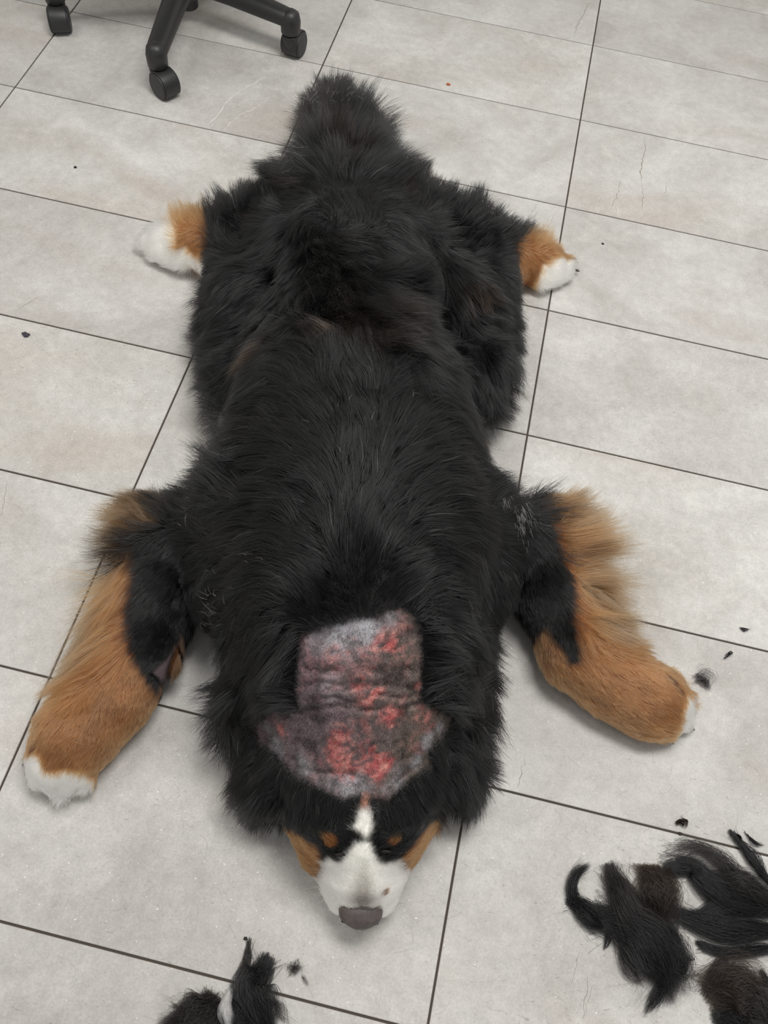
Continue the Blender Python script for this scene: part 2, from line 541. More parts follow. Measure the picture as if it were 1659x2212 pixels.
WHITE = [region(p) for p in (
    [(20, 1610), (85, 1632), (97, 1665), (140, 1662), (186, 1672), (222, 1688), (160, 1780), (0, 1770)],
    [(1462, 1600), (1466, 1565), (1474, 1540), (1480, 1505), (1492, 1500), (1500, 1545), (1490, 1580)],
    [(270, 560), (320, 480), (350, 470), (380, 500), (380, 548), (412, 582), (450, 560), (450, 620), (300, 620)],
    [(1162, 606), (1172, 575), (1200, 560), (1245, 552), (1280, 560), (1250, 650), (1112, 650), (1112, 594), (1155, 612)],
    [(688, 1908), (700, 1885), (704, 1864), (713, 1850), (724, 1860), (738, 1864), (750, 1850), (760, 1834), (773, 1822), (787, 1817), (799, 1822), (806, 1838), (815, 1858), (828, 1865), (848, 1866), (858, 1860), (864, 1874), (874, 1900), (880, 1960), (830, 2030), (730, 2030), (680, 1960)],
    [(765, 1790), (774, 1768), (776, 1742), (800, 1742), (806, 1782), (796, 1812), (786, 1812)])]
BALD = region([(775, 1748), (783, 1710), (797, 1715), (796, 1748)])
ARMPATCH = region([(330, 1450), (358, 1425), (388, 1403), (392, 1408), (364, 1484), (348, 1472)])
NOSE = region([(736, 1962), (742, 1956), (760, 1962), (782, 1954), (805, 1960), (820, 1954), (824, 1962), (822, 2010), (736, 2010)])
DARKSP = [(hit(u, v), r) for u, v, r in ((1450, 1472, .007), (1466, 1490, .006), (1440, 1462, .005), (76, 1612, .007), (88, 1596, .005))]
EYEB = [(hit(716, 1815), .011), (hit(846, 1817), .009)]
LEGA = region([(430, 1060), (430, 1400), (350, 1620), (230, 1760), (-50, 1800), (-50, 1550), (200, 1050)])
LEGB = region([(1110, 1060), (1130, 1400), (1330, 1660), (1580, 1660), (1580, 1400), (1350, 1050)])
FEATA = region([(400, 1075), (345, 1130), (262, 1200), (250, 1320), (225, 1420), (170, 1470), (60, 1500), (80, 1300), (250, 1090)])
FEATB = region([(1080, 1040), (1140, 1080), (1235, 1200), (1262, 1300), (1290, 1380), (1400, 1420), (1480, 1300), (1380, 1100), (1200, 1020)])
HEADP = region([(560, 1650), (620, 1660), (700, 1705), (790, 1725), (870, 1700), (935, 1650), (990, 1640), (960, 1800), (900, 2040), (680, 2040), (600, 1800)])

# red lesions, then pale patches, on the shaved skin: centre, radius in px, strength
RED = [(hit(u, v), r / 1700, s) for u, v, r, s in ((610, 1577, 20, 1), (846, 1550, 24, 1), (828, 1545, 18, .6), (925, 1555, 24, .7), (905, 1552, 20, .5), (735, 1590, 26, .8), (728, 1625, 26, 1), (750, 1655, 30, .9),
    (790, 1630, 36, .6), (815, 1655, 26, 1.2), (835, 1645, 20, 1), (820, 1672, 20, 1.1), (780, 1575, 30, .45), (765, 1610, 46, .5), (770, 1480, 22, .6), (812, 1493, 18, .9), (790, 1470, 24, .5),
    (835, 1385, 28, .75), (815, 1400, 22, .5), (725, 1410, 22, .5), (760, 1400, 26, .4), (860, 1400, 30, .3), (905, 1480, 9, .7), (790, 1520, 30, .5), (670, 1460, 14, .3), (870, 1350, 18, .3))]
PALE = [(hit(u, v), r / 1700, s) for u, v, r, s in ((735, 1375, 44, 1.2), (790, 1364, 36, 1.2), (690, 1385, 30, .7), (720, 1485, 28, .7), (840, 1340, 22, .5), (600, 1612, 30, .7), (575, 1565, 20, .5), (660, 1655, 26, .7), (700, 1690, 22, .7), (760, 1700, 40, .8),  # pale stubble areas, with the silver sheen painted into the skin colour
    (850, 1690, 30, .5), (925, 1600, 20, .8), (950, 1570, 14, .7), (900, 1645, 16, .7))]
NK0, NK1 = hit(640, 1560)[0], hit(960, 1560)[0]


def blobs(P, L):
    r = np.zeros(len(P))
    for c, rad, s in L:
        d = np.linalg.norm(P - c, axis=1) / rad
        r = np.maximum(r, s * np.clip(1.35 - d, 0, 1))
    return r


def skincol(P):
    n1 = fbm(P, 70, 3.0, 4); n2 = fbm(P, 190, 9.0, 3); n3 = fbm(P, 35, 5.0, 3); n4 = fbm(P, 420, 17., 2)
    t = np.clip((P[:, 0] - NK0) / (NK1 - NK0) + (n3 - .5) * .9, 0, 1)[:, None]
    c = np.array([.135, .098, .108]) * (1 - t) + np.array([.120, .098, .078]) * t
    c = c * (0.45 + 1.1 * n2[:, None])
    c = c * (1 - .65 * sm(.50, .66, n1)[:, None])
    c = c + np.array([.11, .025, .03]) * sm(.42, .68, n3)[:, None] * sm(.4, .6, n2)[:, None]
    p = blobs(P, PALE) * sm(.3, .62, n1 * .5 + n2 * .5)
    c = c * (1 - p[:, None]) + np.array([.38, .375, .40]) * p[:, None]
    r = blobs(P, RED)
    r = sm(.15, .95, r * 1.0 + (n1 - .5) * 1.3 + (n2 - .5) * 1.7 + (n4 - .5) * 1.2) * (r > .02) * np.clip(r * 1.6, 0, .92)
    q = sm(.45, .75, n2)[:, None]
    hot = np.array([.42, .10, .10]) * (1 - q) + np.array([.60, .27, .235]) * q
    return c * (1 - r[:, None]) + hot * r[:, None]


def wob(P, f, a, off=0.0):
    return (fbm(P, f, off, 3) - .5) * 2 * a


def coat(P):
    """colour of the hair that grows at P, and masks"""
    n = len(P)
    black = np.array([.0035, .0037, .0040])
    c = np.tile(black, (n, 1)) * (0.75 + .5 * vnoise(P, 90, 2.))[:, None]
    rust = sm(.60, .78, fbm(P, 9, 31., 3))[:, None] * (P[:, 1] > -1.35)[:, None]
    c = c * (1 - .55 * rust) + np.array([.035, .021, .014]) * .55 * rust
    up = P[:, 2] > 0.004
    tan = np.zeros(n); white = np.zeros(n)
    for k, p in enumerate(TAN):
        d = polydist(P, p) + wob(P, 60, .004)
        tan = np.maximum(tan, sm(.006, -.006, d) if k < 2 else sm(.003, -.003, d))
    for k, p in enumerate(WHITE):
        d = polydist(P, p) + wob(P, 70, .003, 4.)
        white = np.maximum(white, sm(.003, -.003, d))
    for q, r in EYEB: tan = np.maximum(tan, sm(r, r * .7, np.linalg.norm(P - q, axis=1)))
    dsp = np.zeros(n)
    for q, r in DARKSP: dsp = np.maximum(dsp, .8 * sm(r, r * .4, np.linalg.norm(P - q, axis=1) + wob(P, 300, .002)))
    feat = np.maximum(inpoly(P, FEATA), inpoly(P, FEATB))
    tc = np.tile(np.array([.255, .112, .042]), (n, 1)) * (0.75 + .5 * vnoise(P, 45, 7.))[:, None]
    tf = np.tile(np.array([.185, .115, .064]), (n, 1)) * (0.45 + 1.05 * vnoise(P, 75, 8.))[:, None]
    tc = np.where(feat[:, None], tf, tc)
    tc = np.where(inpoly(P, HEADP)[:, None], tc * np.array([.62, .55, .45]), tc)
    c = c * (1 - tan[:, None]) + tc * tan[:, None]
    mixd = np.zeros(n)
    for p in MIXED: mixd = np.maximum(mixd, sm(.006, -.004, polydist(P, p)))
    mixd = (mixd * sm(.42, .58, fbm(P, 45, 77., 3)))[:, None]
    c = c * (1 - mixd) + np.array([.14, .085, .045]) * mixd
    wc = np.array([.97, .945, .88])
    # grey shading hairs down the bridge of the muzzle
    c = c * (1 - white[:, None]) + wc * white[:, None]
    mz = np.array(hit(785, 1945)); m2 = np.array(hit(788, 1850))
    ab = m2 - mz; t = np.clip(((P - mz) @ ab) / (ab @ ab), 0, 1)
    dist = np.linalg.norm(P - mz - t[:, None] * ab, axis=1)
    wd_ = .004 + .017 * (1 - t)
    g = np.clip(1.25 - dist / wd_, 0, 1) * (1 - t) ** .9 * .85 * white
    c = c * (1 - g[:, None]) + np.array([.12, .10, .09]) * g[:, None]
    c = c * (1 - dsp[:, None]) + np.array([.012, .01, .01]) * dsp[:, None]
    sp = np.linalg.norm(P - hit(830, 1927), axis=1)
    s = sm(.0058, .0035, sp)[:, None]
    c = c * (1 - s) + np.array([.13, .075, .05]) * s
    return c, tan, white


# ---- folds and creases of the loose shaved neck skin
def polyline(P, pts):
    d = np.full(len(P), 1e9)
    for a_, b_ in zip(pts[:-1], pts[1:]):
        ab_ = b_ - a_
        t_ = np.clip(((P - a_) @ ab_) / (ab_ @ ab_ + 1e-12), 0, 1)
        d = np.minimum(d, np.linalg.norm(P - a_ - t_[:, None] * ab_, axis=1))
    return d


VN = grad(V)
sk = (sm(.002, -.006, polydist(V, SKIN)) * (V[:, 2] > .06))
relief = -(fbm(V, 75, 50., 3) - .5) * .004
for pts_ in ([(648, 1480), (700, 1472), (760, 1486), (830, 1478), (905, 1488)], [(655, 1512), (720, 1508), (770, 1520)], [(820, 1500), (860, 1508), (905, 1500)], [(660, 1534), (730, 1528), (800, 1536), (895, 1522)],
             [(660, 1444), (720, 1450)], [(640, 1655), (700, 1668), (760, 1676)], [(560, 1600), (600, 1612), (640, 1640)], [(790, 1450), (900, 1440)], [(860, 1690), (900, 1660), (930, 1630)]):
    q_ = np.array([hit(*x) for x in pts_])
    relief -= .0042 * np.exp(-(polyline(V + wob(V, 60, .004)[:, None], q_) / .0035) ** 2)
V = V + VN * (relief * sk)[:, None]

# ---- body mesh
me = bpy.data.meshes.new('dog')
me.vertices.add(len(V)); me.vertices.foreach_set('co', V.astype(np.float32).ravel())
me.loops.add(len(Q) * 4); me.loops.foreach_set('vertex_index', Q.astype(np.int32).ravel())
me.polygons.add(len(Q)); me.polygons.foreach_set('loop_start', np.arange(0, len(Q) * 4, 4, dtype=np.int32))
me.update(calc_edges=True); me.validate()
me.polygons.foreach_set('use_smooth', np.ones(len(me.polygons), bool))
Vc, Vt, Vw = coat(V)
sd_skin = polydist(V, SKIN) + wob(V, 80, .003, 6.)
top = V[:, 2] > 0.06
ms = (sm(.004, -.004, sd_skin) * top)[:, None]
Vc = Vc * (.8 + .2 * Vw[:, None] + .15 * Vt[:, None]) * (1 - ms) + skincol(V) * ms
for poly, col in ((BALD, (.42, .20, .14)), (ARMPATCH, (.13, .095, .105)), (NOSE, (.16, .135, .125))):
    m_ = sm(.002, -.002, polydist(V, poly))[:, None]
    Vc = Vc * (1 - m_) + np.array(col) * m_
ca = me.color_attributes.new('col', 'FLOAT_COLOR', 'POINT')
ca.data.foreach_set('color', np.concatenate([Vc, np.ones((len(V), 1))], 1).astype(np.float32).ravel())
sa = me.attributes.new('skin', 'FLOAT', 'POINT'); sa.data.foreach_set('value', ms[:, 0].astype(np.float32))
bmat, nt, N, L, b = nodes('dog_skin')
a = N.new('ShaderNodeAttribute'); a.attribute_name = 'col'
L.new(a.outputs['Color'], b.inputs['Base Color'])
b.inputs['Roughness'].default_value = 0.6; b.inputs['Specular IOR Level'].default_value = 0.3
tc = N.new('ShaderNodeTexCoord'); mp = N.new('ShaderNodeMapping'); mp.inputs['Scale'].default_value = (90, 120, 100)
mp.inputs['Rotation'].default_value = (0, 0, -0.2)
L.new(tc.outputs['Object'], mp.inputs['Vector'])
nz = N.new('ShaderNodeTexNoise'); nz.inputs['Scale'].default_value = 1.0; nz.inputs['Detail'].default_value = 5; nz.inputs['Roughness'].default_value = .65
L.new(mp.outputs[0], nz.inputs['Vector'])
bp = N.new('ShaderNodeBump'); bp.inputs['Strength'].default_value = .7; bp.inputs['Distance'].default_value = .004
L.new(nz.outputs['Fac'], bp.inputs['Height']); L.new(bp.outputs[0], b.inputs['Normal'])
dog = link('dog', me, None, bmat)
tag(dog, 'large black, tan and white long-haired dog lying flat with shaved sore neck', 'dog')

# ---- growth map: where on the coat, tip of the hair in the photo, length m, lift, droop, wave
G = [
    # back
    (765, 1300, 0, -1, .042, .55, .35, .1), (860, 1290, .2, -1, .04, .55, .35, .1), (690, 1330, -.3, -1, .04, .5, .35, .1),
    (770, 1180, .05, -1, .05, .28, .3, .1), (780, 1040, .05, -1, .05, .25, .3, .15), (775, 900, .05, -1, .05, .25, .3, .2), (770, 790, -.2, -1, .05, .25, .3, .3),
    (680, 1180, -.75, -.75, .055, .25, .8, .15), (590, 1180, -1, -.3, .072, .25, 1., .2), (680, 1040, -.8, -.7, .06, .25, .8, .15), (580, 1020, -1, -.2, .072, .25, 1., .2), (680, 900, -.8, -.7, .06, .25, .8, .2), (570, 880, -1, -.2, .072, .3, 1., .3),
    (870, 1180, .7, -.75, .055, .25, .8, .15), (950, 1180, 1, -.1, .072, .3, 1., .3), (870, 1040, .8, -.7, .06, .25, .8, .2), (950, 1030, 1, -.1, .072, .3, 1., .3), (870, 900, .7, -.7, .06, .25, .8, .2), (960, 890, 1, 0, .072, .3, 1., .3),
    (500, 950, -1, -.3, .055, .4, .6, .3), (1020, 960, 1, .1, .055, .4, .6, .3),
    # loin and rump, tousled
    (740, 670, .75, .65, .09, .5, .4, .25), (830, 720, .75, .6, .085, .4, .5, .3), (820, 600, .5, .85, .085, .5, .4, .3), (880, 640, .6, .7, .06, .4, .6, .6), (640, 610, -.4, .6, .028, .2, .5, .4), (690, 590, .1, .8, .06, .45, .5, .5), (915, 675, .5, .8, .03, .2, .5, .4), (700, 740, -.6, -.5, .06, .35, .5, .4), (760, 560, .2, .7, .055, .35, .6, .6), (660, 520, -.5, .8, .055, .35, .6, .5),
    (860, 520, .6, .7, .055, .35, .6, .5), (760, 470, .1, -.8, .05, .35, .5, .4), (620, 450, -.6, -.5, .055, .4, .4, .4), (900, 450, .6, -.5, .055, .4, .4, .4),
    # thighs
    (520, 640, -1, .5, .055, .35, .7, .5), (460, 650, -1, .2, .05, .4, .5, .4), (460, 780, -1, .1, .055, .45, .5, .4), (560, 800, -.8, .5, .06, .3, .8, .5), (480, 480, -.4, -.9, .05, .45, .2, .3), (540, 430, -.3, -1, .05, .5, .2, .3),
    (1010, 640, .9, .6, .055, .35, .7, .5), (1080, 660, 1, .4, .05, .4, .5, .4), (1070, 790, .7, .8, .055, .45, .5, .5), (960, 790, .6, .7, .06, .3, .8, .6), (1040, 470, .5, -.8, .055, .5, .2, .3), (960, 430, .4, -.9, .05, .5, .2, .3),
    # tail
    (722, 225, -.05, -1, .06, .35, .1, .2), (740, 280, 0, -1, .07, .35, .2, .2), (690, 290, -.7, -.8, .085, .45, .3, .3), (800, 290, .75, -.7, .085, .45, .3, .3), (680, 370, -.95, -.3, .085, .45, .4, .3), (820, 370, .95, -.2, .085, .45, .4, .3), (760, 360, .1, -.9, .06, .4, .3, .3),
    # shoulders
    (450, 1120, -.9, -.4, .05, .4, .4, .3), (440, 1220, -.7, .4, .045, .3, .5, .2), (520, 1260, -.8, .5, .05, .3, .6, .3), (600, 1300, -.7, .5, .055, .35, .6, .3), (500, 1050, -1, -.4, .07, .5, .2, .2),
    (1070, 1130, .7, -.3, .045, .35, .4, .3), (1060, 1230, .6, .6, .04, .3, .5, .2), (990, 1270, .7, .5, .05, .3, .6, .4), (930, 1310, .6, .3, .055, .4, .6, .4), (1020, 1040, .9, -.3, .06, .45, .3, .3),
    # ruff
    (600, 1400, -.9, .4, .06, .45, .6, .4), (520, 1440, -.9, .5, .065, .45, .5, .3), (500, 1540, -.8, .7, .07, .45, .5, .3), (600, 1500, -.9, .5, .055, .4, .6, .4), (540, 1620, -.5, .9, .05, .35, .5, .3), (635, 1420, -.6, .1, .05, .75, .3, .3),
    (950, 1400, .8, .5, .06, .45, .6, .4), (1020, 1440, 1, .4, .065, .45, .5, .3), (1030, 1540, .9, .6, .06, .45, .5, .3), (950, 1480, .9, .5, .055, .45, .6, .4), (1000, 1610, .7, .7, .05, .4, .5, .3), (918, 1430, .5, 0, .05, .75, .3, .3),
    # head
    (690, 1740, -.5, .85, .022, .25, .3, .2), (640, 1700, -.6, .8, .03, .3, .4, .2), (740, 1760, -.2, .9, .014, .2, .2, .1), (860, 1740, .6, .8, .022, .25, .3, .2), (910, 1700, .7, .7, .03, .3, .4, .2), (830, 1765, .3, .9, .014, .2, .2, .1),
    (575, 1690, -.3, .95, .045, .4, .5, .4), (560, 1720, -.4, .9, .04, .4, .5, .4), (990, 1690, .2, 1, .03, .4, .5, .6), (1000, 1710, .3, .9, .025, .4, .5, .6),
    (788, 1775, 0, -1, .010, .2, .1, .1), (720, 1830, -.3, -.9, .007, .2, .1, 0), (850, 1830, .3, -.9, .007, .2, .1, 0), (650, 1830, -.2, -.9, .010, .2, .2, .1), (905, 1820, .2, -.9, .010, .2, .2, .1),
    (785, 1870, 0, -1, .006, .15, .1, 0), (785, 1940, 0, -1, .0035, .15, .1, 0), (715, 1900, -.5, -.6, .008, .2, .2, 0), (855, 1900, .5, -.6, .008, .2, .2, 0),
    # edges of the shaved skin
    (560, 1610, -.7, .7, .03, .25, .4, .2), (610, 1650, -.6, .8, .025, .25, .4, .2), (600, 1518, -.9, -.45, .03, .3, .4, .3), (545, 1560, -.9, .3, .03, .25, .4, .2), (975, 1545, .9, .1, .03, .25, .4, .2), (940, 1610, .8, .5, .028, .25, .4, .2), (925, 1495, .8, -.3, .042, .5, .3, .3), (640, 1490, -.8, -.2, .042, .5, .3, .3),
    # front leg left
    (360, 1180, -.5, .7, .014, .2, .2, .1), (330, 1230, -.5, .8, .012, .2, .2, .1), (330, 1300, -.5, .8, .010, .2, .2, .1), (320, 1370, -.5, .8, .010, .2, .2, .1), (350, 1350, -.5, .8, .010, .2, .2, .1), (350, 1420, -.4, .9, .010, .2, .2, .1), (300, 1240, -.6, .5, .02, .2, .2, .1), (290, 1330, -.6, .6, .016, .2, .2, .1),
    (390, 1100, -.8, -.6, .06, .4, .3, .2), (330, 1120, -.95, -.35, .07, .4, .3, .25), (285, 1180, -1, -.15, .085, .4, .3, .25), (262, 1240, -1, .2, .12, .4, .3, .25), (255, 1310, -.95, .45, .125, .35, .3, .25), (240, 1380, -.85, .65, .11, .35, .3, .3), (215, 1440, -.75, .75, .07, .35, .4, .5),
    (290, 1450, -.4, .8, .010, .2, .2, .1), (330, 1520, -.4, .9, .009, .2, .2, .1), (250, 1500, -.5, .8, .009, .2, .2, .1), (170, 1590, -.5, .8, .009, .15, .2, .1), (240, 1620, -.4, .9, .009, .15, .2, .1), (110, 1690, -.3, 1, .014, .2, .3, .1), (160, 1700, -.2, 1, .02, .2, .3, .1), (75, 1640, -.7, .7, .011, .2, .2, .1),
    # front leg right
    (1160, 1180, .5, .7, .014, .2, .2, .1), (1190, 1250, .5, .8, .011, .2, .2, .1), (1190, 1320, .5, .8, .010, .2, .2, .1), (1200, 1390, .5, .8, .010, .2, .2, .1), (1220, 1260, .6, .5, .018, .2, .2, .1), (1160, 1330, .5, .8, .010, .2, .2, .1),
    (1110, 1075, .4, -.9, .055, .4, .3, .2), (1190, 1110, .75, -.55, .075, .4, .3, .25), (1235, 1180, 1, -.2, .10, .4, .3, .25), (1260, 1250, 1, .15, .11, .38, .3, .25), (1275, 1320, 1, .3, .095, .35, .3, .3), (1300, 1375, 1, .4, .06, .35, .4, .4),
    (1270, 1430, .6, .7, .010, .2, .2, .1), (1230, 1430, .6, .7, .010, .2, .2, .1), (1340, 1480, .7, .6, .009, .15, .2, .1), (1340, 1540, .7, .6, .009, .15, .2, .1), (1420, 1520, .8, .5, .009, .15, .2, .1), (1470, 1555, 1, .5, .014, .2, .3, .1), (1430, 1440, 1, -.15, .02, .3, .3, .2),
    # hind feet
    (350, 530, -1, .15, .014, .2, .2, .1), (420, 530, -.9, .3, .016, .2, .2, .1), (390, 480, 0, -1, .04, .5, .1, .2), (420, 575, -.3, 1, .025, .2, .4, .2), (1140, 560, .9, .5, .016, .2, .2, .1), (1210, 580, 1, .1, .014, .2, .2, .1), (1150, 520, .5, -.85, .04, .5, .1, .3), (1140, 600, .3, .8, .02, .2, .4, .2),
]
GP = []; GD = []; GV = []
for u, v, dx, dy, ln, lift, droop, wav in G:
    P = hit(u, v)
    d = at(u + dx * 20, v + dy * 20, P[2]) - at(u, v, P[2])
    GP.append(P); GD.append(d / np.linalg.norm(d)); GV.append((ln, lift, droop, wav))
GP = np.array(GP); GD = np.array(GD); GV = np.array(GV)


def groom(P):
    D = np.empty_like(P); A = np.empty((len(P), 4))
    for s in range(0, len(P), 20000):
        q = P[s:s + 20000]
        d2 = ((q[:, None] - GP[None]) ** 2).sum(2)
        wt = 1 / (d2 + 1.5e-4) ** 2
        wt /= wt.sum(1, keepdims=True)
        D[s:s + 20000] = wt @ GD; A[s:s + 20000] = wt @ GV
    return D, A


tri = np.concatenate([Q[:, [0, 1, 2]], Q[:, [0, 2, 3]]])
ta = V[tri]
tn = np.cross(ta[:, 1] - ta[:, 0], ta[:, 2] - ta[:, 0])
tarea = np.linalg.norm(tn, axis=1) / 2
tcen = ta.mean(1)


def scatter(n, weight):
    p = tarea * weight
    i = rng.choice(len(tri), n, p=p / p.sum())
    r = rng.random((n, 2)); f = r.sum(1) > 1; r[f] = 1 - r[f]
    t = ta[i]
    return t[:, 0] + r[:, :1] * (t[:, 1] - t[:, 0]) + r[:, 1:] * (t[:, 2] - t[:, 0])


def nearest(P, gi):
    kd = KDTree(len(gi))
    for q, i in enumerate(gi): kd.insert(P[i], q)
    kd.balance()
    return gi[np.array([kd.find(x)[1] for x in P.tolist()])]


def grow(P, lenmul=1.0, k=9, seed=0, layer=0.42, big=.017, small=.0055):
    n = len(P)
    Nn = grad(P)
    D, A = groom(P)
    long = np.clip((A[:, 0] - .015) / .03, 0, 1)
    g1 = nearest(P, rng.choice(n, min(n, max(8, int(clump_n(P, big)))), replace=False))
    g2 = nearest(P, rng.choice(n, min(n, max(8, int(clump_n(P, small)))), replace=False))
    jl = rng.uniform(.72, 1.22, n)[g1] * rng.uniform(.8, 1.15, n)[g2]
    jd = rng.normal(0, .20, (n, 3))[g1] + rng.normal(0, .10, (n, 3))[g2]
    jf = rng.uniform(.55, 1.5, n)[g1]
    jh = rng.uniform(.0, 1.0, n)[g1] * .6 + rng.random(n)[g2] * .4
    D = D + vnoise3(P, 9, 3. + seed) * (A[:, 3:4] * .9) + vnoise3(P, 24, 8. + seed) * (A[:, 3:4] * .6) + jd * (.3 + .7 * long[:, None]) + rng.normal(0, .07, (n, 3))
    T = D - Nn * (D * Nn).sum(1, keepdims=True)
    T /= np.linalg.norm(T, axis=1, keepdims=True) + 1e-9
    ln = A[:, 0] * lenmul * jl * rng.uniform(.7, 1.12, n)
    lift = np.clip(A[:, 1] * jf * rng.uniform(.75, 1.25, n), .05, .9)[:, None]
    d = T * (1 - lift) + Nn * lift
    d /= np.linalg.norm(d, axis=1, keepdims=True)
    hl = (.25 * rng.random(n) + .75 * jh) * layer * A[:, 0]
    pts = np.empty((n, k, 3)); p = P - Nn * .0015; pts[:, 0] = p
    down = np.array([0, 0, -1.])
    ph = rng.normal(0, .05, (n, 3))
    for s in range(1, k):
        t = s / (k - 1)
        d = d + down * (A[:, 2:3] * .20) + vnoise3(p, 20, 11. + seed) * (A[:, 3:4] * .34) + ph * long[:, None] * math.cos(5 * t)
        d /= np.linalg.norm(d, axis=1, keepdims=True)
        p = p + d * (ln / (k - 1))[:, None]
        sd = sdf(p); off = .0012 + hl * np.sqrt(t)
        m = sd < off
        if m.any():
            g = grad(p[m])
            p[m] += g * (off[m] - sd[m])[:, None]
        p[:, 2] = np.maximum(p[:, 2], .0015 + .004 * rng.random(n))
        pts[:, s] = p
    # locks: tips drawn towards the guide hairs, in fine and in broad tufts
    t = np.linspace(0, 1, k)[None, :, None]
    for gi, dd, am, keep in ((g2, small, .62, .25), (g1, big, .42, .3)):
        gp = pts[gi].copy()
        near = np.linalg.norm(P[gi] - P, axis=1)
        f = (am * rng.uniform(.3, 1.0, n)[gi] * rng.uniform(.6, 1.0, n) * long * (near < dd * 2.5))[:, None, None] * t ** 1.5
        pts = pts * (1 - f) + (gp + (P - P[gi])[:, None] * keep) * f
    return pts, A


def clump_n(P, d):
    e = np.unique(np.floor(P / d).astype(int), axis=0)
    return len(e) * .8


# density: no hair below, on the nose, on the shaved skin
up = (tcen[:, 2] > 0.006) & (tn[:, 2] / (2 * tarea + 1e-12) > -0.55)
sds = polydist(tcen, SKIN) + wob(tcen, 80, .003, 6.)
hide = (sds < 0) & (tcen[:, 2] > .06)
hide |= inpoly(tcen, BALD) | (polydist(tcen, ARMPATCH) < .003) | (inpoly(tcen, NOSE))
base = up & ~hide
_, tA = groom(tcen)
dens = base * np.clip(.022 / tA[:, 0], .55, 4.5)
dens *= np.where((inpoly(tcen, LEGA) | inpoly(tcen, LEGB)) & (tA[:, 0] < .03), 1.6, 1.0)
dens *= np.where((inpoly(tcen, FEATA) | inpoly(tcen, FEATB)) & (tA[:, 0] > .035), 3.0, 1.0)


def make_coat(n):
    P = scatter(n, dens)
    pts, A = grow(P)
    c, tan, white = coat(P)
    c = c * rng.uniform(.75, 1.3, (n, 1))
    # odd grey hairs among the black
    g = (rng.random(n) < .004) & (tan + white < .1)
    c[g] = np.array([.25, .24, .23])
    short = A[:, 0] < .03
    rad = np.where(short, .00017, .00021) * rng.uniform(.8, 1.2, n)
    feat = (inpoly(P, FEATA) | inpoly(P, FEATB)) & (A[:, 0] > .035)
    tail = np.linalg.norm(P[:, :2] - GP[[i for i, g_ in enumerate(G) if g_[0] == 740 and g_[1] == 280][0], :2], axis=1) < 0.17
    head = inpoly(P, HEADP) & ~feat
    legs = (inpoly(P, LEGA) | inpoly(P, LEGB)) & ~feat & ~head
    rest = ~(feat | tail | head | legs)
    for nm, m, lab in (('coat', rest, 'long black coat'), ('tail_fur', tail & ~feat & ~head & ~legs, 'bushy black tail hair'), ('face_fur', head, 'short black, tan and white face hair'), ('leg_feathering', feat, 'long golden brown feathering'), ('leg_fur', legs, 'short tan and black leg hair with white toes')):
        o = strands(nm, pts[m], rad[m], c[m], dog)
        o['label'] = lab
    return P


make_coat(350000)

# ---- clipped stubble on the shaved neck
wsk = ((polydist(tcen, SKIN) < .004) & (tcen[:, 2] > .06)).astype(float)
P = scatter(85000, wsk)
Nn = grad(P); D, A = groom(P)
d = Nn * .55 + np.array([-.1, -.7, 0]) * .5 + rng.normal(0, .3, P.shape)
d /= np.linalg.norm(d, axis=1, keepdims=True)
ln = rng.uniform(.0015, .0042, len(P))
t = np.linspace(0, 1, 3)
pts = P[:, None] - Nn[:, None] * .0005 + d[:, None] * (ln[:, None] * t)[:, :, None]
sc = skincol(P)
kind = rng.random(len(P))
pal = blobs(P, PALE)
sc = sc * rng.uniform(.55, 1.6, (len(P), 1))
sc = np.where((kind < .26)[:, None], np.array([.02, .018, .018]), sc)
sc = np.where(((kind > .82) & (kind <= .90))[:, None], np.array([.26, .215, .18]), sc)
sc = np.where(((kind > .90) | (kind > 1 - .55 * pal))[:, None], np.array([.42, .40, .42]), sc)
o = strands('neck_stubble', pts, np.full(len(P), .00014), sc, dog)
o['label'] = 'clipped grey stubble over sore red skin'

# ---- nose, eyes, claws, whiskers, loose pale hairs
def ball(name, centre, ax, parent, mat, seg=20, rings=12, deform=None):
    """closed rounded mesh: three half-axis vectors ax around centre, optional deform in unit space"""
    bm = bmesh.new()
    bmesh.ops.create_uvsphere(bm, u_segments=seg, v_segments=rings, radius=1)
    A_ = np.array(ax)
    for v in bm.verts:
        q = np.array(v.co)
        if deform: q = np.array(deform(q))
        v.co = Vector(np.array(centre) + q @ A_)
    bmesh.ops.recalc_face_normals(bm, faces=bm.faces)
    return bm_obj(name, bm, parent, mat)


fwd = at(780, 2000, .045) - at(788, 1850, .045); fwd /= np.linalg.norm(fwd)
side = np.cross(fwd, [0, 0, 1.]); side /= np.linalg.norm(side)
if side @ (at(830, 1950, .05) - at(730, 1950, .05)) < 0: side = -side
upv = np.array([0, 0, 1.])
nosem, nt, N, L, b = nodes('nose_leather')
tcn = N.new('ShaderNodeTexCoord'); vo = N.new('ShaderNodeTexVoronoi'); vo.inputs['Scale'].default_value = 900
L.new(tcn.outputs['Object'], vo.inputs['Vector'])
nn = N.new('ShaderNodeTexNoise'); nn.inputs['Scale'].default_value = 120; L.new(tcn.outputs['Object'], nn.inputs['Vector'])
rp = N.new('ShaderNodeValToRGB'); rp.color_ramp.elements[0].color = (.07, .056, .055, 1); rp.color_ramp.elements[1].color = (.115, .092, .086, 1)
rp.color_ramp.elements[0].position = .35; rp.color_ramp.elements[1].position = .75
L.new(nn.outputs['Fac'], rp.inputs[0]); L.new(rp.outputs[0], b.inputs['Base Color'])
b.inputs['Roughness'].default_value = .5
bpn = N.new('ShaderNodeBump'); bpn.inputs['Strength'].default_value = .5; bpn.inputs['Distance'].default_value = .0006
L.new(vo.outputs['Distance'], bpn.inputs['Height']); L.new(bpn.outputs[0], b.inputs['Normal'])


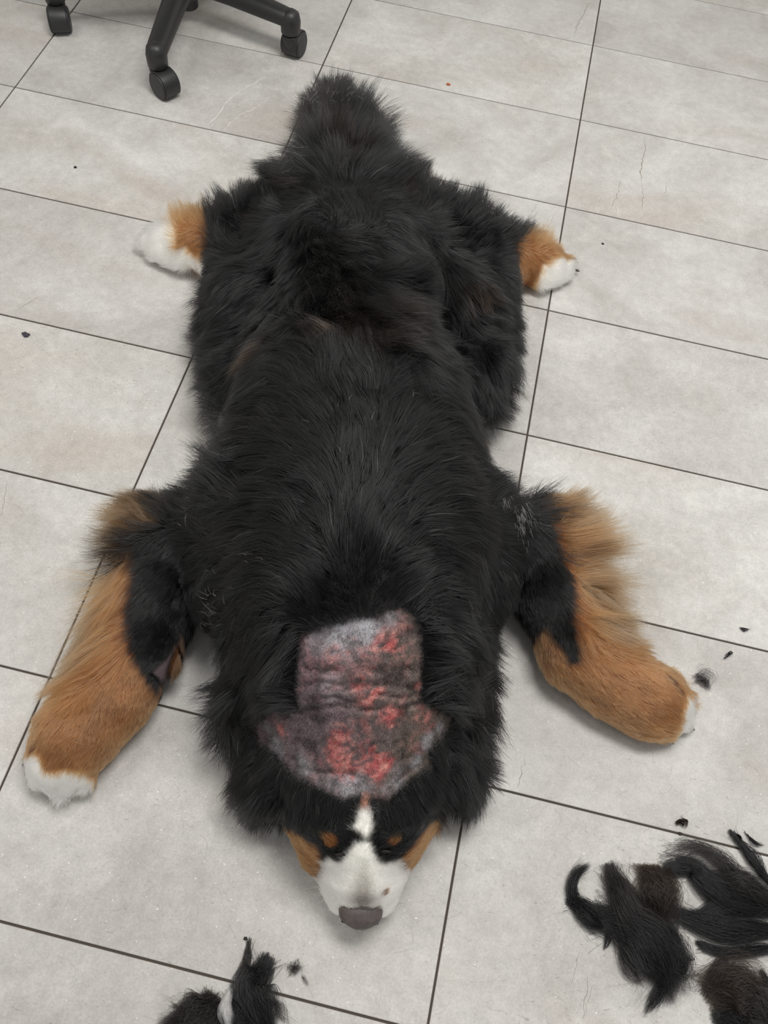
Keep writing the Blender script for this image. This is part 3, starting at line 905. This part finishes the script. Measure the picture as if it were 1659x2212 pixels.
def nose_shape(q):
    x, y, z = q
    # wider towards the top edge, slightly hollow above the nostrils, blunt in front
    x = x * (1.0 + .10 * z)
    for sx in (-1, 1):
        g = math.exp(-(((x - sx * .62) / .22) ** 2 + ((z + .15) / .22) ** 2)) * (y > 0)
        y -= .45 * g
    g = math.exp(-((x / .08) ** 2)) * (y > .3)
    y -= .04 * g
    return x, math.copysign(abs(y) ** .9, y), z


NC = at(779, 1969, .056)
nose = ball('nose', NC, [side * .0262, fwd * .0205, upv * .0235], dog, nosem, 40, 28, nose_shape)
nose['label'] = 'brownish grey leathery nose tip'
dark = mat_plain('dark_wet_black', (.006, .005, .005), .25, .6)
for sx in (-1, 1):
    c0 = NC + side * .0185 * sx + fwd * .0115 - upv * .003
    ball('nostril', c0, [side * .0045, fwd * .0022, upv * .0045], nose, dark, 12, 8)
for u, v in ((735, 1838), (834, 1831)):
    P0 = hit(u, v)
    e = ball('eye', P0 - grad(P0[None])[0] * .0025, [side * .0055, fwd * .0040, upv * .0045], dog, dark, 16, 10)
    for k2 in (-1, 1):
        ball('eyelid', P0 + fwd * .004 * k2, [side * .0065, fwd * .0018, upv * .0030], e, mat_plain('dark_eyelid', (.012, .01, .01), .6, .3), 14, 8)
claw_m = mat_plain('dark_claw', (.05, .042, .036), .35, .5)
for u, v, dx, dy in ((60, 1640, -8, 8), (73, 1690, -6, 10), (128, 1716, -1, 10), (186, 1700, 3, 9), (1470, 1476, 9, 2), (1496, 1520, 9, 4), (1490, 1568, 8, 6), (1448, 1592, 5, 9), (312, 535, -9, 2), (1246, 584, 9, 2)):
    a_ = at(u, v, .014); d_ = at(u + dx, v + dy, .010) - a_; d_ /= np.linalg.norm(d_)
    sd_ = np.cross(d_, upv); sd_ /= np.linalg.norm(sd_)
    cs_ = .6 if v < 700 else 1.0
    ball('claw', a_ + d_ * .002, [sd_ * .0036 * cs_, d_ * .011 * cs_, upv * .005 * cs_], dog, claw_m, 10, 8, lambda q: (q[0] * (1 - .45 * max(q[1], 0)), q[1], q[2] * (1 - .4 * max(q[1], 0)) - .5 * max(q[1], 0) ** 2))


def spline(ctrl, n):
    """n points along a Catmull-Rom curve"""
    c = np.array(ctrl, float)
    c = np.concatenate([[2 * c[0] - c[1]], c, [2 * c[-1] - c[-2]]])
    m = len(c) - 3
    u = np.linspace(0, m - 1e-6, n); i = u.astype(int); t = (u - i)[:, None]
    p0, p1, p2, p3 = c[i], c[i + 1], c[i + 2], c[i + 3]
    return .5 * (2 * p1 + (p2 - p0) * t + (2 * p0 - 5 * p1 + 4 * p2 - p3) * t ** 2 + (3 * p1 - p0 - 3 * p2 + p3) * t ** 3)


# whiskers
W = []
for u, v, dx, dy in ((712, 1900, -1, -.1), (708, 1912, -1, .15), (715, 1925, -1, .3), (720, 1890, -1, -.3), (858, 1893, 1, -.2), (862, 1905, 1, 0), (856, 1920, 1, .25), (720, 1935, -.9, .5), (850, 1935, .9, .5)):
    P0 = hit(u, v)
    for q in range(3):
        d_ = at(u + dx * 10, v + dy * 10, P0[2]) - at(u, v, P0[2]); d_ /= np.linalg.norm(d_)
        d_ = d_ + upv * rng.uniform(-.15, .3) + rng.normal(0, .12, 3)
        ln_ = rng.uniform(.02, .045); t_ = np.linspace(0, 1, 7)[:, None]
        p_ = P0 + d_ * ln_ * t_ - upv * .3 * ln_ * t_ ** 2
        p_[:, 2] = np.maximum(p_[:, 2], .002)
        W.append(p_)
W = np.array(W)
strands('whiskers', W, np.full(len(W), .00012), np.tile([.75, .72, .66], (len(W), 1)), dog)['label'] = 'fine pale whiskers'

# loose pale hairs caught in the black coat
W = []; WC = []
for u, v, su, sv, n_, ln_, dx, dy, cu in ((705, 265, 12, 16, 16, .028, .1, -1, .5), (740, 255, 22, 12, 16, .018, .2, -1, .6), (785, 265, 10, 8, 8, .018, .3, -.9, .6), (650, 340, 14, 18, 26, .028, .3, .7, 1.2), (640, 385, 16, 10, 16, .03, .6, .8, 1.2),
                                           (1105, 1125, 18, 26, 70, .012, .5, .8, .3), (1070, 1095, 14, 10, 16, .010, .5, .8, .3), (485, 1300, 16, 40, 24, .016, -.6, -.2, 1.0), (440, 1110, 16, 30, 10, .014, -.6, .2, 1.0), (560, 1230, 60, 60, 10, .014, -.5, -.4, .8), (800, 900, 120, 120, 10, .012, 0, -1, .8)):
    for q in range(n_):
        uu, vv = u + rng.normal(0, su * .6), v + rng.normal(0, sv * .6)
        P0 = hit(uu, vv); n0 = grad(P0[None])[0]
        d_ = at(uu + dx * 10, vv + dy * 10, P0[2]) - at(uu, vv, P0[2]); d_ /= np.linalg.norm(d_)
        base_ = .026 if v > 420 else .062
        p_ = P0 + n0 * base_ * rng.uniform(.55, 1.0); pp = [p_]
        d_ = d_ + rng.normal(0, .25, 3); w_ = rng.normal(0, cu, 3)
        L_ = ln_ * rng.uniform(.6, 1.3)
        for k2 in range(7):
            d_ = d_ + w_ * .22 + rng.normal(0, .08 * cu, 3); d_ -= n0 * (d_ @ n0) * .5; d_ /= np.linalg.norm(d_)
            p_ = p_ + d_ * L_ / 7; pp.append(p_)
        W.append(pp); WC.append(np.array([.42, .43, .44]) * rng.uniform(.5, 1.2))
W = np.array(W)
strands('loose_pale_hairs', W, np.full(len(W), .00020), np.array(WC), dog)['label'] = 'stray pale grey hairs on the black coat'

# ------------------------------------------------------------------ office chair
PLAS = mat_plain('black_plastic', (.020, .020, .021), .42, .5, .25, 700)
PLAS2 = mat_plain('black_wheel_plastic', (.024, .024, .026), .5, .5, .2, 900)
CLOTH = mat_plain('black_seat_cloth', (.018, .018, .02), .9, .2, .5, 500)
HUB = np.array([-.335, -.238])


def lathe(bm, prof, origin, axis=(0, 0, 1), seg=28):
    """spin (radius, height) pairs around axis"""
    z = Vector(axis).normalized(); x = z.orthogonal().normalized(); y = z.cross(x)
    rings = []
    for r, h in prof:
        if r < 1e-6: rings.append([bm.verts.new(Vector(origin) + z * h)])
        else: rings.append([bm.verts.new(Vector(origin) + z * h + (x * math.cos(2 * math.pi * k / seg) + y * math.sin(2 * math.pi * k / seg)) * r) for k in range(seg)])
    for a_, b_ in zip(rings[:-1], rings[1:]):
        for k in range(seg):
            q = [a_[k % len(a_)], a_[(k + 1) % len(a_)], b_[(k + 1) % len(b_)], b_[k % len(b_)]]
            u_ = []
            for v in q:
                if v not in u_: u_.append(v)
            if len(u_) >= 3:
                try: bm.faces.new(u_)
                except ValueError: pass
    bmesh.ops.recalc_face_normals(bm, faces=bm.faces)


chair = bpy.data.objects.new('office_chair', None)
C.objects.link(chair)
chair.location = (HUB[0], HUB[1], 0)
tag(chair, 'black plastic office chair on five castors at the top left', 'office chair')
CI = Matrix.Translation((-HUB[0], -HUB[1], 0))


def cpart(name, bm, parent=None, mat=None):
    bmesh.ops.transform(bm, matrix=CI, verts=bm.verts)
    return bm_obj(name, bm, parent if parent is not None else chair, mat or PLAS)


bm = bmesh.new()
lathe(bm, [(0, .060), (.034, .060), (.037, .066), (.040, .10), (.038, .116), (.030, .124), (0, .124)], (*HUB, 0))
cpart('base_hub', bm)
bm = bmesh.new()
lathe(bm, [(0, .030), (.018, .030), (.022, .034), (.023, .124), (.023, .25), (.016, .252), (.016, .40), (0, .40)], (*HUB, 0))
cpart('gas_column', bm)


def rounded_block(bm, w, d, h, z0, bulge, centre, rot):
    bmesh.ops.create_cube(bm, size=2)
    bmesh.ops.subdivide_edges(bm, edges=bm.edges, cuts=13, use_grid_fill=True)
    R_ = Matrix.Rotation(rot, 3, 'Z')
    for v in bm.verts:
        x, y, z = v.co
        sx = x * (1 - .16 * y ** 4 - .10 * y * y); sy = y * (1 - .16 * x ** 4 - .10 * x * x)
        e_ = max(abs(x), abs(y)) ** 4
        v.co = R_ @ Vector((sx * w, sy * d, 0)) + Vector((centre[0], centre[1], z0 + z * h * (1 - .5 * e_) + bulge * (1 - x * x)))


bm = bmesh.new(); rounded_block(bm, .24, .23, .032, .435, .01, HUB, .4); cpart('seat', bm, None, CLOTH)
bm = bmesh.new(); lathe(bm, [(0, .385), (.08, .385), (.10, .40), (.10, .41), (0, .41)], (*HUB, 0)); cpart('seat_mount', bm)
bx = HUB + np.array([-.10, .24])
bm = bmesh.new(); rounded_block(bm, .21, .035, .22, .75, 0, bx, .4); cpart('backrest', bm, None, CLOTH)
bm = bmesh.new()
p_ = [np.array([*(HUB * (1 - f) + bx * f), z]) for f, z in ((.2, .392), (.7, .392), (1.1, .40), (1.24, .44), (1.24, .55), (1.22, .72))]
sdv = np.array([-(bx - HUB)[1], (bx - HUB)[0], 0]); sdv /= np.linalg.norm(sdv)
rings = []
for q, c_ in enumerate(p_):
    tg = p_[min(q + 1, 5)] - p_[max(q - 1, 0)]; tg /= np.linalg.norm(tg); nv = np.cross(tg, sdv)
    rings.append([bm.verts.new(Vector(c_ + sdv * .028 * a_ + nv * .006 * b_)) for a_, b_ in ((-1, -1), (1, -1), (1, 1), (-1, 1))])
for r0, r1 in zip(rings[:-1], rings[1:]):
    for q in range(4): bm.faces.new((r0[q], r0[(q + 1) % 4], r1[(q + 1) % 4], r1[q]))
bm.faces.new(rings[0]); bm.faces.new(rings[-1][::-1])
bmesh.ops.recalc_face_normals(bm, faces=bm.faces)
cpart('back_bracket', bm)

ENDS = []
for k in range(5):
    a_ = math.radians(-12.1 + 72 * k)
    ENDS.append(HUB + .273 * np.array([math.cos(a_), math.sin(a_)]))
ENDS[0] = at(628, 66, .062)[:2]; ENDS[4] = at(341, 138, .062)[:2]; ENDS[3] = at(119, -2, .062)[:2]
# axle direction measured for the castors in view; the others are turned at random
AX = {4: (at(365, 172, .025) - at(343, 182, .025), 1), 0: (at(672, 92, .025) - at(646, 84, .025), -1), 3: (at(150, 36, .025) - at(100, 38, .025), 1)}
for k, e in enumerate(ENDS):
    d2 = e - HUB; ln_ = np.linalg.norm(d2); d2 = d2 / ln_; s2 = np.array([-d2[1], d2[0]])
    bm = bmesh.new()
    rings = []
    st = [(.025, .096, .029, .022), (.06, .098, .028, .022), (.12, .097, .026, .021), (.18, .094, .0245, .020), (ln_ - .02, .090, .0225, .018), (ln_, .088, .022, .017), (ln_ + .013, .086, .0165, .013), (ln_ + .020, .085, .007, .006)]
    for rr, z, hw, hh in st:
        ring = []
        for q in range(18):
            th = 2 * math.pi * q / 18
            cx_, cz_ = math.cos(th), math.sin(th)
            px_ = math.copysign(abs(cx_) ** .7, cx_) * hw * (1.0 - .18 * max(cz_, 0)); pz_ = math.copysign(abs(cz_) ** .75, cz_) * hh
            p2 = HUB + d2 * rr + s2 * px_
            ring.append(bm.verts.new((p2[0], p2[1], z + pz_)))
        rings.append(ring)
    for r0, r1 in zip(rings[:-1], rings[1:]):
        for q in range(18): bm.faces.new((r0[q], r0[(q + 1) % 18], r1[(q + 1) % 18], r1[q]))
    bm.faces.new(rings[0]); bm.faces.new(rings[-1][::-1])
    bmesh.ops.recalc_face_normals(bm, faces=bm.faces)
    lathe(bm, [(0, .058), (.0195, .058), (.0215, .060), (.0225, .085), (.019, .100), (.010, .107), (0, .109)], (e[0], e[1], 0), seg=24)
    cpart('base_leg', bm)
    # castor: hood, two wheels, stem
    if k in AX:
        ax_, sg = AX[k]; ax_ = ax_[:2] / np.linalg.norm(ax_[:2])
    else:
        th = rng.uniform(0, 6.28); ax_ = np.array([math.cos(th), math.sin(th)]); sg = 1
    tr = np.array([ax_[1], -ax_[0]]) * sg
    cw = np.array([e[0] + tr[0] * .016, e[1] + tr[1] * .016, .0262])
    A3 = Vector((ax_[0], ax_[1], 0)); T3 = Vector((tr[0], tr[1], 0)); Z3 = Vector((0, 0, 1))
    bm = bmesh.new()
    ro, ri, hw = .0305, .0278, .0185
    ang = np.radians(np.linspace(-28, 205, 22))
    prof = []
    for th in ang:
        o_ = T3 * math.cos(th) + Z3 * math.sin(th)
        prof.append([bm.verts.new(Vector(cw) + o_ * ro * f + A3 * w_) for f, w_ in ((ri / ro, -hw), (.985, -hw), (1, -hw + .002), (1, hw - .002), (.985, hw), (ri / ro, hw))])
    for p0, p1 in zip(prof[:-1], prof[1:]):
        for q in range(6): bm.faces.new((p0[q], p0[(q + 1) % 6], p1[(q + 1) % 6], p1[q]))
    bm.faces.new(prof[0]); bm.faces.new(prof[-1][::-1])
    # web between the wheels and the neck that carries the stem
    web = []
    for th in np.radians(np.linspace(-40, 215, 24)):
        web.append((T3 * math.cos(th) + Z3 * math.sin(th)) * .0282)
    va = [bm.verts.new(Vector(cw) + p - A3 * .004) for p in web]; vb = [bm.verts.new(Vector(cw) + p + A3 * .004) for p in web]
    for q in range(len(web)): bm.faces.new((va[q], va[(q + 1) % len(web)], vb[(q + 1) % len(web)], vb[q]))
    bm.faces.new(va[::-1]); bm.faces.new(vb)
    bmesh.ops.recalc_face_normals(bm, faces=bm.faces)
    lathe(bm, [(0, .022), (.013, .024), (.0185, .034), (.0195, .052), (.0185, .0545), (0, .0545)], (e[0], e[1], 0), seg=22)
    hood = cpart('castor', bm)
    bm = bmesh.new(); lathe(bm, [(0, .052), (.014, .052), (.014, .060), (0, .060)], (e[0], e[1], 0), seg=18); cpart('castor_stem', bm, hood, dark)
    for sx in (-1, 1):
        bm = bmesh.new()
        lathe(bm, [(0, .005), (.0262, .005), (.0268, .008), (.0268, .0195), (.0258, .0215), (.0235, .0228), (.0220, .0224), (.0100, .0238), (0, .0242)], tuple(cw), tuple(A3 * sx), 30)
        cpart('wheel', bm, hood, PLAS2)

# ------------------------------------------------------------------ clipped hair on the floor
HAIR_CORE = mat_plain('matted_dark_hair', (.010, .009, .009), .8, .2, .8, 500)


def hair_clump(label, locks, seed, group=None):
    """locks: (photo points, half width px, strands, spread, colour, core?)"""
    r = np.random.default_rng(seed)
    bm = bmesh.new()
    P_, C_, R_ = [], [], []
    for pts_, wpx, n_, wisp, col_, core in locks:
        path = spline([at(u, v, .004) for u, v in pts_], 24)
        wd = wpx / ppm(path[12])
        tn_ = np.gradient(path, axis=0); tn_ /= np.linalg.norm(tn_, axis=1, keepdims=True)
        sd_ = np.cross(tn_, [0, 0, 1.]); sd_ /= np.linalg.norm(sd_, axis=1, keepdims=True)
        tt = np.linspace(0, 1, 24)
        env = np.clip(np.sin(np.pi * np.clip(tt * .94 + .03, 0, 1)) ** 1.0, .04, 1)
        if core:
            rings = []
            for q in range(4, 20):
                wv = wd * env[q] * .42 * (1 + .25 * math.sin(q * 1.7 + seed)) * min(1, (q - 3) / 4, (20 - q) / 4); hv = .0022
                rings.append([bm.verts.new(Vector(path[q] + sd_[q] * math.cos(a_) * wv + np.array([0, 0, 1.]) * (hv + math.sin(a_) * hv - .002))) for a_ in np.linspace(0, 2 * np.pi, 9)[:-1]])
            for r0, r1 in zip(rings[:-1], rings[1:]):
                for q in range(8): bm.faces.new((r0[q], r0[(q + 1) % 8], r1[(q + 1) % 8], r1[q]))
            bm.faces.new(rings[0]); bm.faces.new(rings[-1][::-1])
        K = 12
        n_ = int(n_ * 1.8); nb = max(4, n_ // 34)
        bo = np.clip(r.normal(0, .42, nb), -.85, .85); bh = r.random(nb); bb = r.uniform(-.6, .6, nb); bw = r.uniform(.05, .45, nb); bf = r.uniform(2, 7, nb); b0 = r.uniform(-.05, .3, nb) * r.random(nb); b1 = 1 - r.uniform(-.08, .35, nb) * r.random(nb)
        for q in range(n_):
            g_ = r.integers(nb)
            t0 = b0[g_] + .45 * r.random() ** 2 - .02; t1 = b1[g_] - .45 * r.random() ** 2 + .03
            ti = np.linspace(t0, t1, K); ic = np.clip(ti, 0, 1) * 23; i0 = np.minimum(ic.astype(int), 22); f_ = (ic - i0)[:, None]
            c_ = path[i0] * (1 - f_) + path[i0 + 1] * f_
            s_ = sd_[i0] * (1 - f_) + sd_[i0 + 1] * f_
            en = np.interp(np.clip(ti, 0, 1), tt, env)
            cl = .05 + .30 * np.clip(1 - np.abs(ti - .45) * 2, 0, 1)
            out = 4.5 if r.random() < .13 else 1.0
            off = (bo[g_] + bw[g_] * np.sin(ti * bf[g_] + bb[g_] * 5) + r.normal(0, 1) * cl * .55) * en ** .85 * (1 + .3 * (out - 1) * np.abs(ti - .4)) + wisp * (bb[g_] + r.normal(0, .5)) * np.abs(ti - .5) ** 2 * 3 + wisp * .35 * np.sin(ti * r.uniform(3, 9) + r.uniform(0, 6))
            if out > 1: off = off + r.normal(0, .8) * (ti - .4) ** 2 * 5
            hz = (.012 if col_[0] > .3 else .003) + (bh[g_] * .7 + r.random() * .3) * min(.030, .006 + wd * .9) * en * np.sin(np.pi * np.clip(np.linspace(.08, .95, K), 0, 1))
            p_ = c_ + s_ * (off * wd)[:, None]
            p_ = p_ + (ti - np.clip(ti, 0, 1))[:, None] * tn_[i0] * .1
            p_[:, 2] = np.maximum(.0012, hz + r.normal(0, .0008, K))
            P_.append(p_); C_.append(np.array(col_) * r.uniform(.6, 1.5)); R_.append(r.uniform(.00014, .00022))
    if not bm.verts:
        bmesh.ops.create_icosphere(bm, subdivisions=2, radius=.0016)
        c0 = at(*locks[0][0][len(locks[0][0]) // 2], .003)
        for v in bm.verts: v.co = Vector((v.co.x + c0[0], v.co.y + c0[1], v.co.z * .6 + .0015))
    bmesh.ops.recalc_face_normals(bm, faces=bm.faces)
    o = bm_obj('hair_clump', bm, None, HAIR_CORE)
    tag(o, label, 'hair clump', group or 'clipped dog hair on the floor')
    strands('loose_hairs', np.array(P_), np.array(R_), np.array(C_), o)
    return o


BK, BR, GY = (.0045, .0045, .005), (.016, .011, .0085), (.009, .008, .0078)
hair_clump('big tangled black hair clump with a hooked lock, right of the dog muzzle', [
    ([(1262, 1972), (1240, 1945), (1233, 1915), (1246, 1885), (1274, 1868)], 13, 260, .5, BK, True),
    ([(1222, 1945), (1252, 1962), (1280, 1992), (1310, 2016)], 20, 320, .5, BK, True),
    ([(1312, 1868), (1332, 1912), (1362, 1962), (1405, 2020), (1430, 2060)], 30, 600, .45, GY, True),
    ([(1407, 1868), (1412, 1905), (1420, 1950), (1432, 2005)], 42, 650, .9, BR, True),
    ([(1280, 1975), (1345, 2000), (1392, 2045), (1430, 2095), (1445, 2165)], 46, 1100, .5, BK, True),
    ([(1440, 1975), (1452, 2030), (1458, 2080), (1470, 2092), (1492, 2065)], 26, 400, .5, BK, True),
    ([(1345, 2040), (1350, 2075), (1366, 2105), (1392, 2125)], 13, 60, .8, GY, False),
    ([(1445, 2120), (1418, 2150), (1392, 2190)], 12, 110, .7, BK, True),
    ([(1315, 2005), (1312, 2030), (1305, 2054)], 6, 50, .5, BK, False),
    ([(1440, 1990), (1462, 2040), (1475, 2110), (1500, 2150)], 26, 60, 1.4, GY, False)], 11)
hair_clump('long smooth forked black hair locks cut off by the right picture edge', [
    ([(1436, 1877), (1488, 1873), (1520, 1905), (1566, 1942), (1640, 1962), (1720, 1972)], 28, 700, .5, BK, True),
    ([(1530, 1890), (1580, 1905), (1630, 1935), (1720, 1975)], 30, 500, .5, GY, True),
    ([(1441, 1841), (1503, 1834), (1555, 1860), (1597, 1893), (1660, 1935)], 24, 110, 1.1, GY, False),
    ([(1448, 1966), (1500, 1982), (1549, 1958), (1610, 1960), (1715, 1985)], 18, 420, .45, BK, True),
    ([(1450, 1969), (1506, 1996), (1566, 2010), (1640, 2012), (1720, 2010)], 28, 700, .4, BK, True),
    ([(1508, 2038), (1562, 2055), (1630, 2050), (1720, 2040)], 14, 320, .4, BK, True),
    ([(1579, 1795), (1608, 1838), (1640, 1885), (1690, 1945)], 14, 260, .3, BK, True)], 12)
hair_clump('frizzy brownish black hair clump in the lower right corner', [
    ([(1522, 2152), (1565, 2125), (1620, 2140), (1672, 2185)], 46, 700, 1.0, BR, True),
    ([(1545, 2175), (1600, 2160), (1650, 2195), (1690, 2225)], 40, 500, .9, GY, True),
    ([(1561, 2080), (1580, 2100), (1626, 2128), (1650, 2150)], 14, 70, 1.2, GY, False),
    ([(1520, 2150), (1535, 2095), (1560, 2072), (1575, 2100)], 12, 40, 1.0, GY, False),
    ([(1545, 2185), (1575, 2205), (1610, 2235), (1680, 2260)], 26, 420, .6, BK, True),
    ([(1648, 2095), (1652, 2120), (1668, 2150)], 10, 90, .6, BK, False)], 13)
hair_clump('black and white hair tuft at the bottom edge, below the nose', [
    ([(578, 2066), (563, 2105), (545, 2128), (555, 2170), (572, 2215), (580, 2260)], 32, 800, .4, BK, True),
    ([(541, 2030), (536, 2075), (530, 2120), (540, 2170)], 12, 70, .8, GY, False),
    ([(462, 2146), (442, 2173), (405, 2197), (345, 2218)], 32, 600, .7, GY, True),
    ([(520, 2140), (515, 2175), (520, 2215), (525, 2260)], 26, 420, .5, BK, True),
    ([(498, 2142), (488, 2168), (492, 2200), (500, 2230)], 13, 260, .5, (.7, .68, .64), False),
    ([(470, 2160), (450, 2200), (420, 2240), (400, 2270)], 40, 700, .5, GY, True),
    ([(372, 2172), (420, 2172), (465, 2155)], 16, 30, 1.2, GY, False),
    ([(580, 2165), (605, 2180), (625, 2220)], 14, 25, 1.0, GY, False)], 14)
hair_clump('wispy grey hair wad beside the right front paw', [
    ([(1503, 1452), (1512, 1468), (1525, 1480), (1537, 1484)], 8, 60, 1.2, (.02, .018, .02), False),
    ([(1500, 1445), (1520, 1455), (1530, 1475), (1520, 1490)], 18, 40, 1.6, (.03, .028, .03), False)], 15)
hair_clump('small star-shaped hair tuft just below the nose', [
    ([(632, 2074), (637, 2092), (645, 2108)], 9, 22, 1.8, GY, False), ([(622, 2095), (637, 2092), (655, 2090)], 9, 18, 1.6, GY, False), ([(652, 2105), (660, 2118), (666, 2130)], 4, 8, 1., GY, False)], 16)
hair_clump('flat dark hair wad above the grout line, lower right', [
    ([(1461, 1780), (1468, 1774), (1478, 1772)], 5, 60, .7, BR, False), ([(1474, 1768), (1478, 1776), (1484, 1788)], 5, 50, .6, BR, False), ([(1466, 1776), (1474, 1781), (1476, 1786)], 3, 30, .6, BK, False)], 17)
hair_clump('curved thin hair wisp near the right picture edge', [
    ([(1613, 1802), (1622, 1815), (1636, 1824), (1654, 1826)], 3.5, 50, .5, BK, False)], 18)
hair_clump('short straight hair snippet in front of the right edge grout line', [
    ([(1590, 1800), (1596, 1808), (1604, 1818)], 3, 40, .4, BK, False)], 19)
hair_clump('tiny black hair snippet, uppermost of those near the right edge', [
    ([(1600, 1356), (1608, 1361), (1620, 1358)], 2.5, 36, .4, BK, False)], 20)
hair_clump('tiny black hair snippet above the grey hair wad', [
    ([(1568, 1418), (1576, 1411), (1583, 1410)], 3.5, 40, .5, BK, False)], 21)


def crumb(name, label, cat, u, v, rpx, col, seed):
    r = np.random.default_rng(seed)
    c0 = at(u, v, 0); w_ = rpx / ppm(c0)
    bm = bmesh.new(); bmesh.ops.create_icosphere(bm, subdivisions=2, radius=1)
    for q in bm.verts:
        s_ = 1 + r.uniform(-.35, .35)
        q.co = Vector((c0[0] + q.co.x * w_ * s_, c0[1] + q.co.y * w_ * .75 * s_, w_ * .35 + q.co.z * w_ * .35))
    o = bm_obj(name, bm, None, mat_plain(name + '_colour', col, .8, .2, .5, 900), False)
    tag(o, label, cat)
    return o


crumb('crumb', 'purplish dark flake alone on the left tile', 'crumb', 56, 724, 8, (.055, .05, .065), 1)
crumb('crumb', 'small orange crumb on the far tile, top right of the tail', 'crumb', 968, 183, 4.5, (.45, .13, .06), 2)
crumb('crumb', 'black speck on the tile beside the right hind paw', 'crumb', 1302, 527, 3, (.03, .02, .02), 3)
crumb('crumb', 'black speck on the tile below the chair', 'crumb', 163, 362, 3.5, (.02, .02, .02), 4)
crumb('crumb', 'black speck above the black and white hair tuft', 'crumb', 530, 2027, 4.5, (.03, .028, .025), 5)
crumb('crumb', 'dark bit lying on the grout line at lower right', 'crumb', 1469, 1801, 4.5, (.04, .032, .028), 6)

# single shed hairs scattered over the tiles: far too many to count
W = []
for q in range(300):
    if q < 230:
        a_ = rng.uniform(0, 6.28); P0 = np.array([.36 + math.cos(a_) * rng.uniform(.25, .75), -1.5 + math.sin(a_) * rng.uniform(.3, .8), 0])
    else:
        P0 = at(rng.uniform(1150, 1700), rng.uniform(1650, 2300), 0)
    th = rng.uniform(0, 6.28); cu = rng.normal(0, .25); L_ = rng.uniform(.008, .04); pp = []
    for k2 in range(8):
        pp.append([P0[0], P0[1], .0009 + .0012 * abs(math.sin(k2 + q))])
        th += cu + rng.normal(0, .12); P0 = P0 + np.array([math.cos(th), math.sin(th), 0]) * L_ / 7
    W.append(pp)
W = np.array(W)
keep = sdf(W[:, 0]) > .01
W = W[keep]
o = strands('shed_hairs', W, np.full(len(W), .000075), np.tile([.05, .045, .042], (len(W), 1)), None)
tag(o, 'fine single dark hairs strewn over the floor tiles', 'shed hair', None, 'stuff')
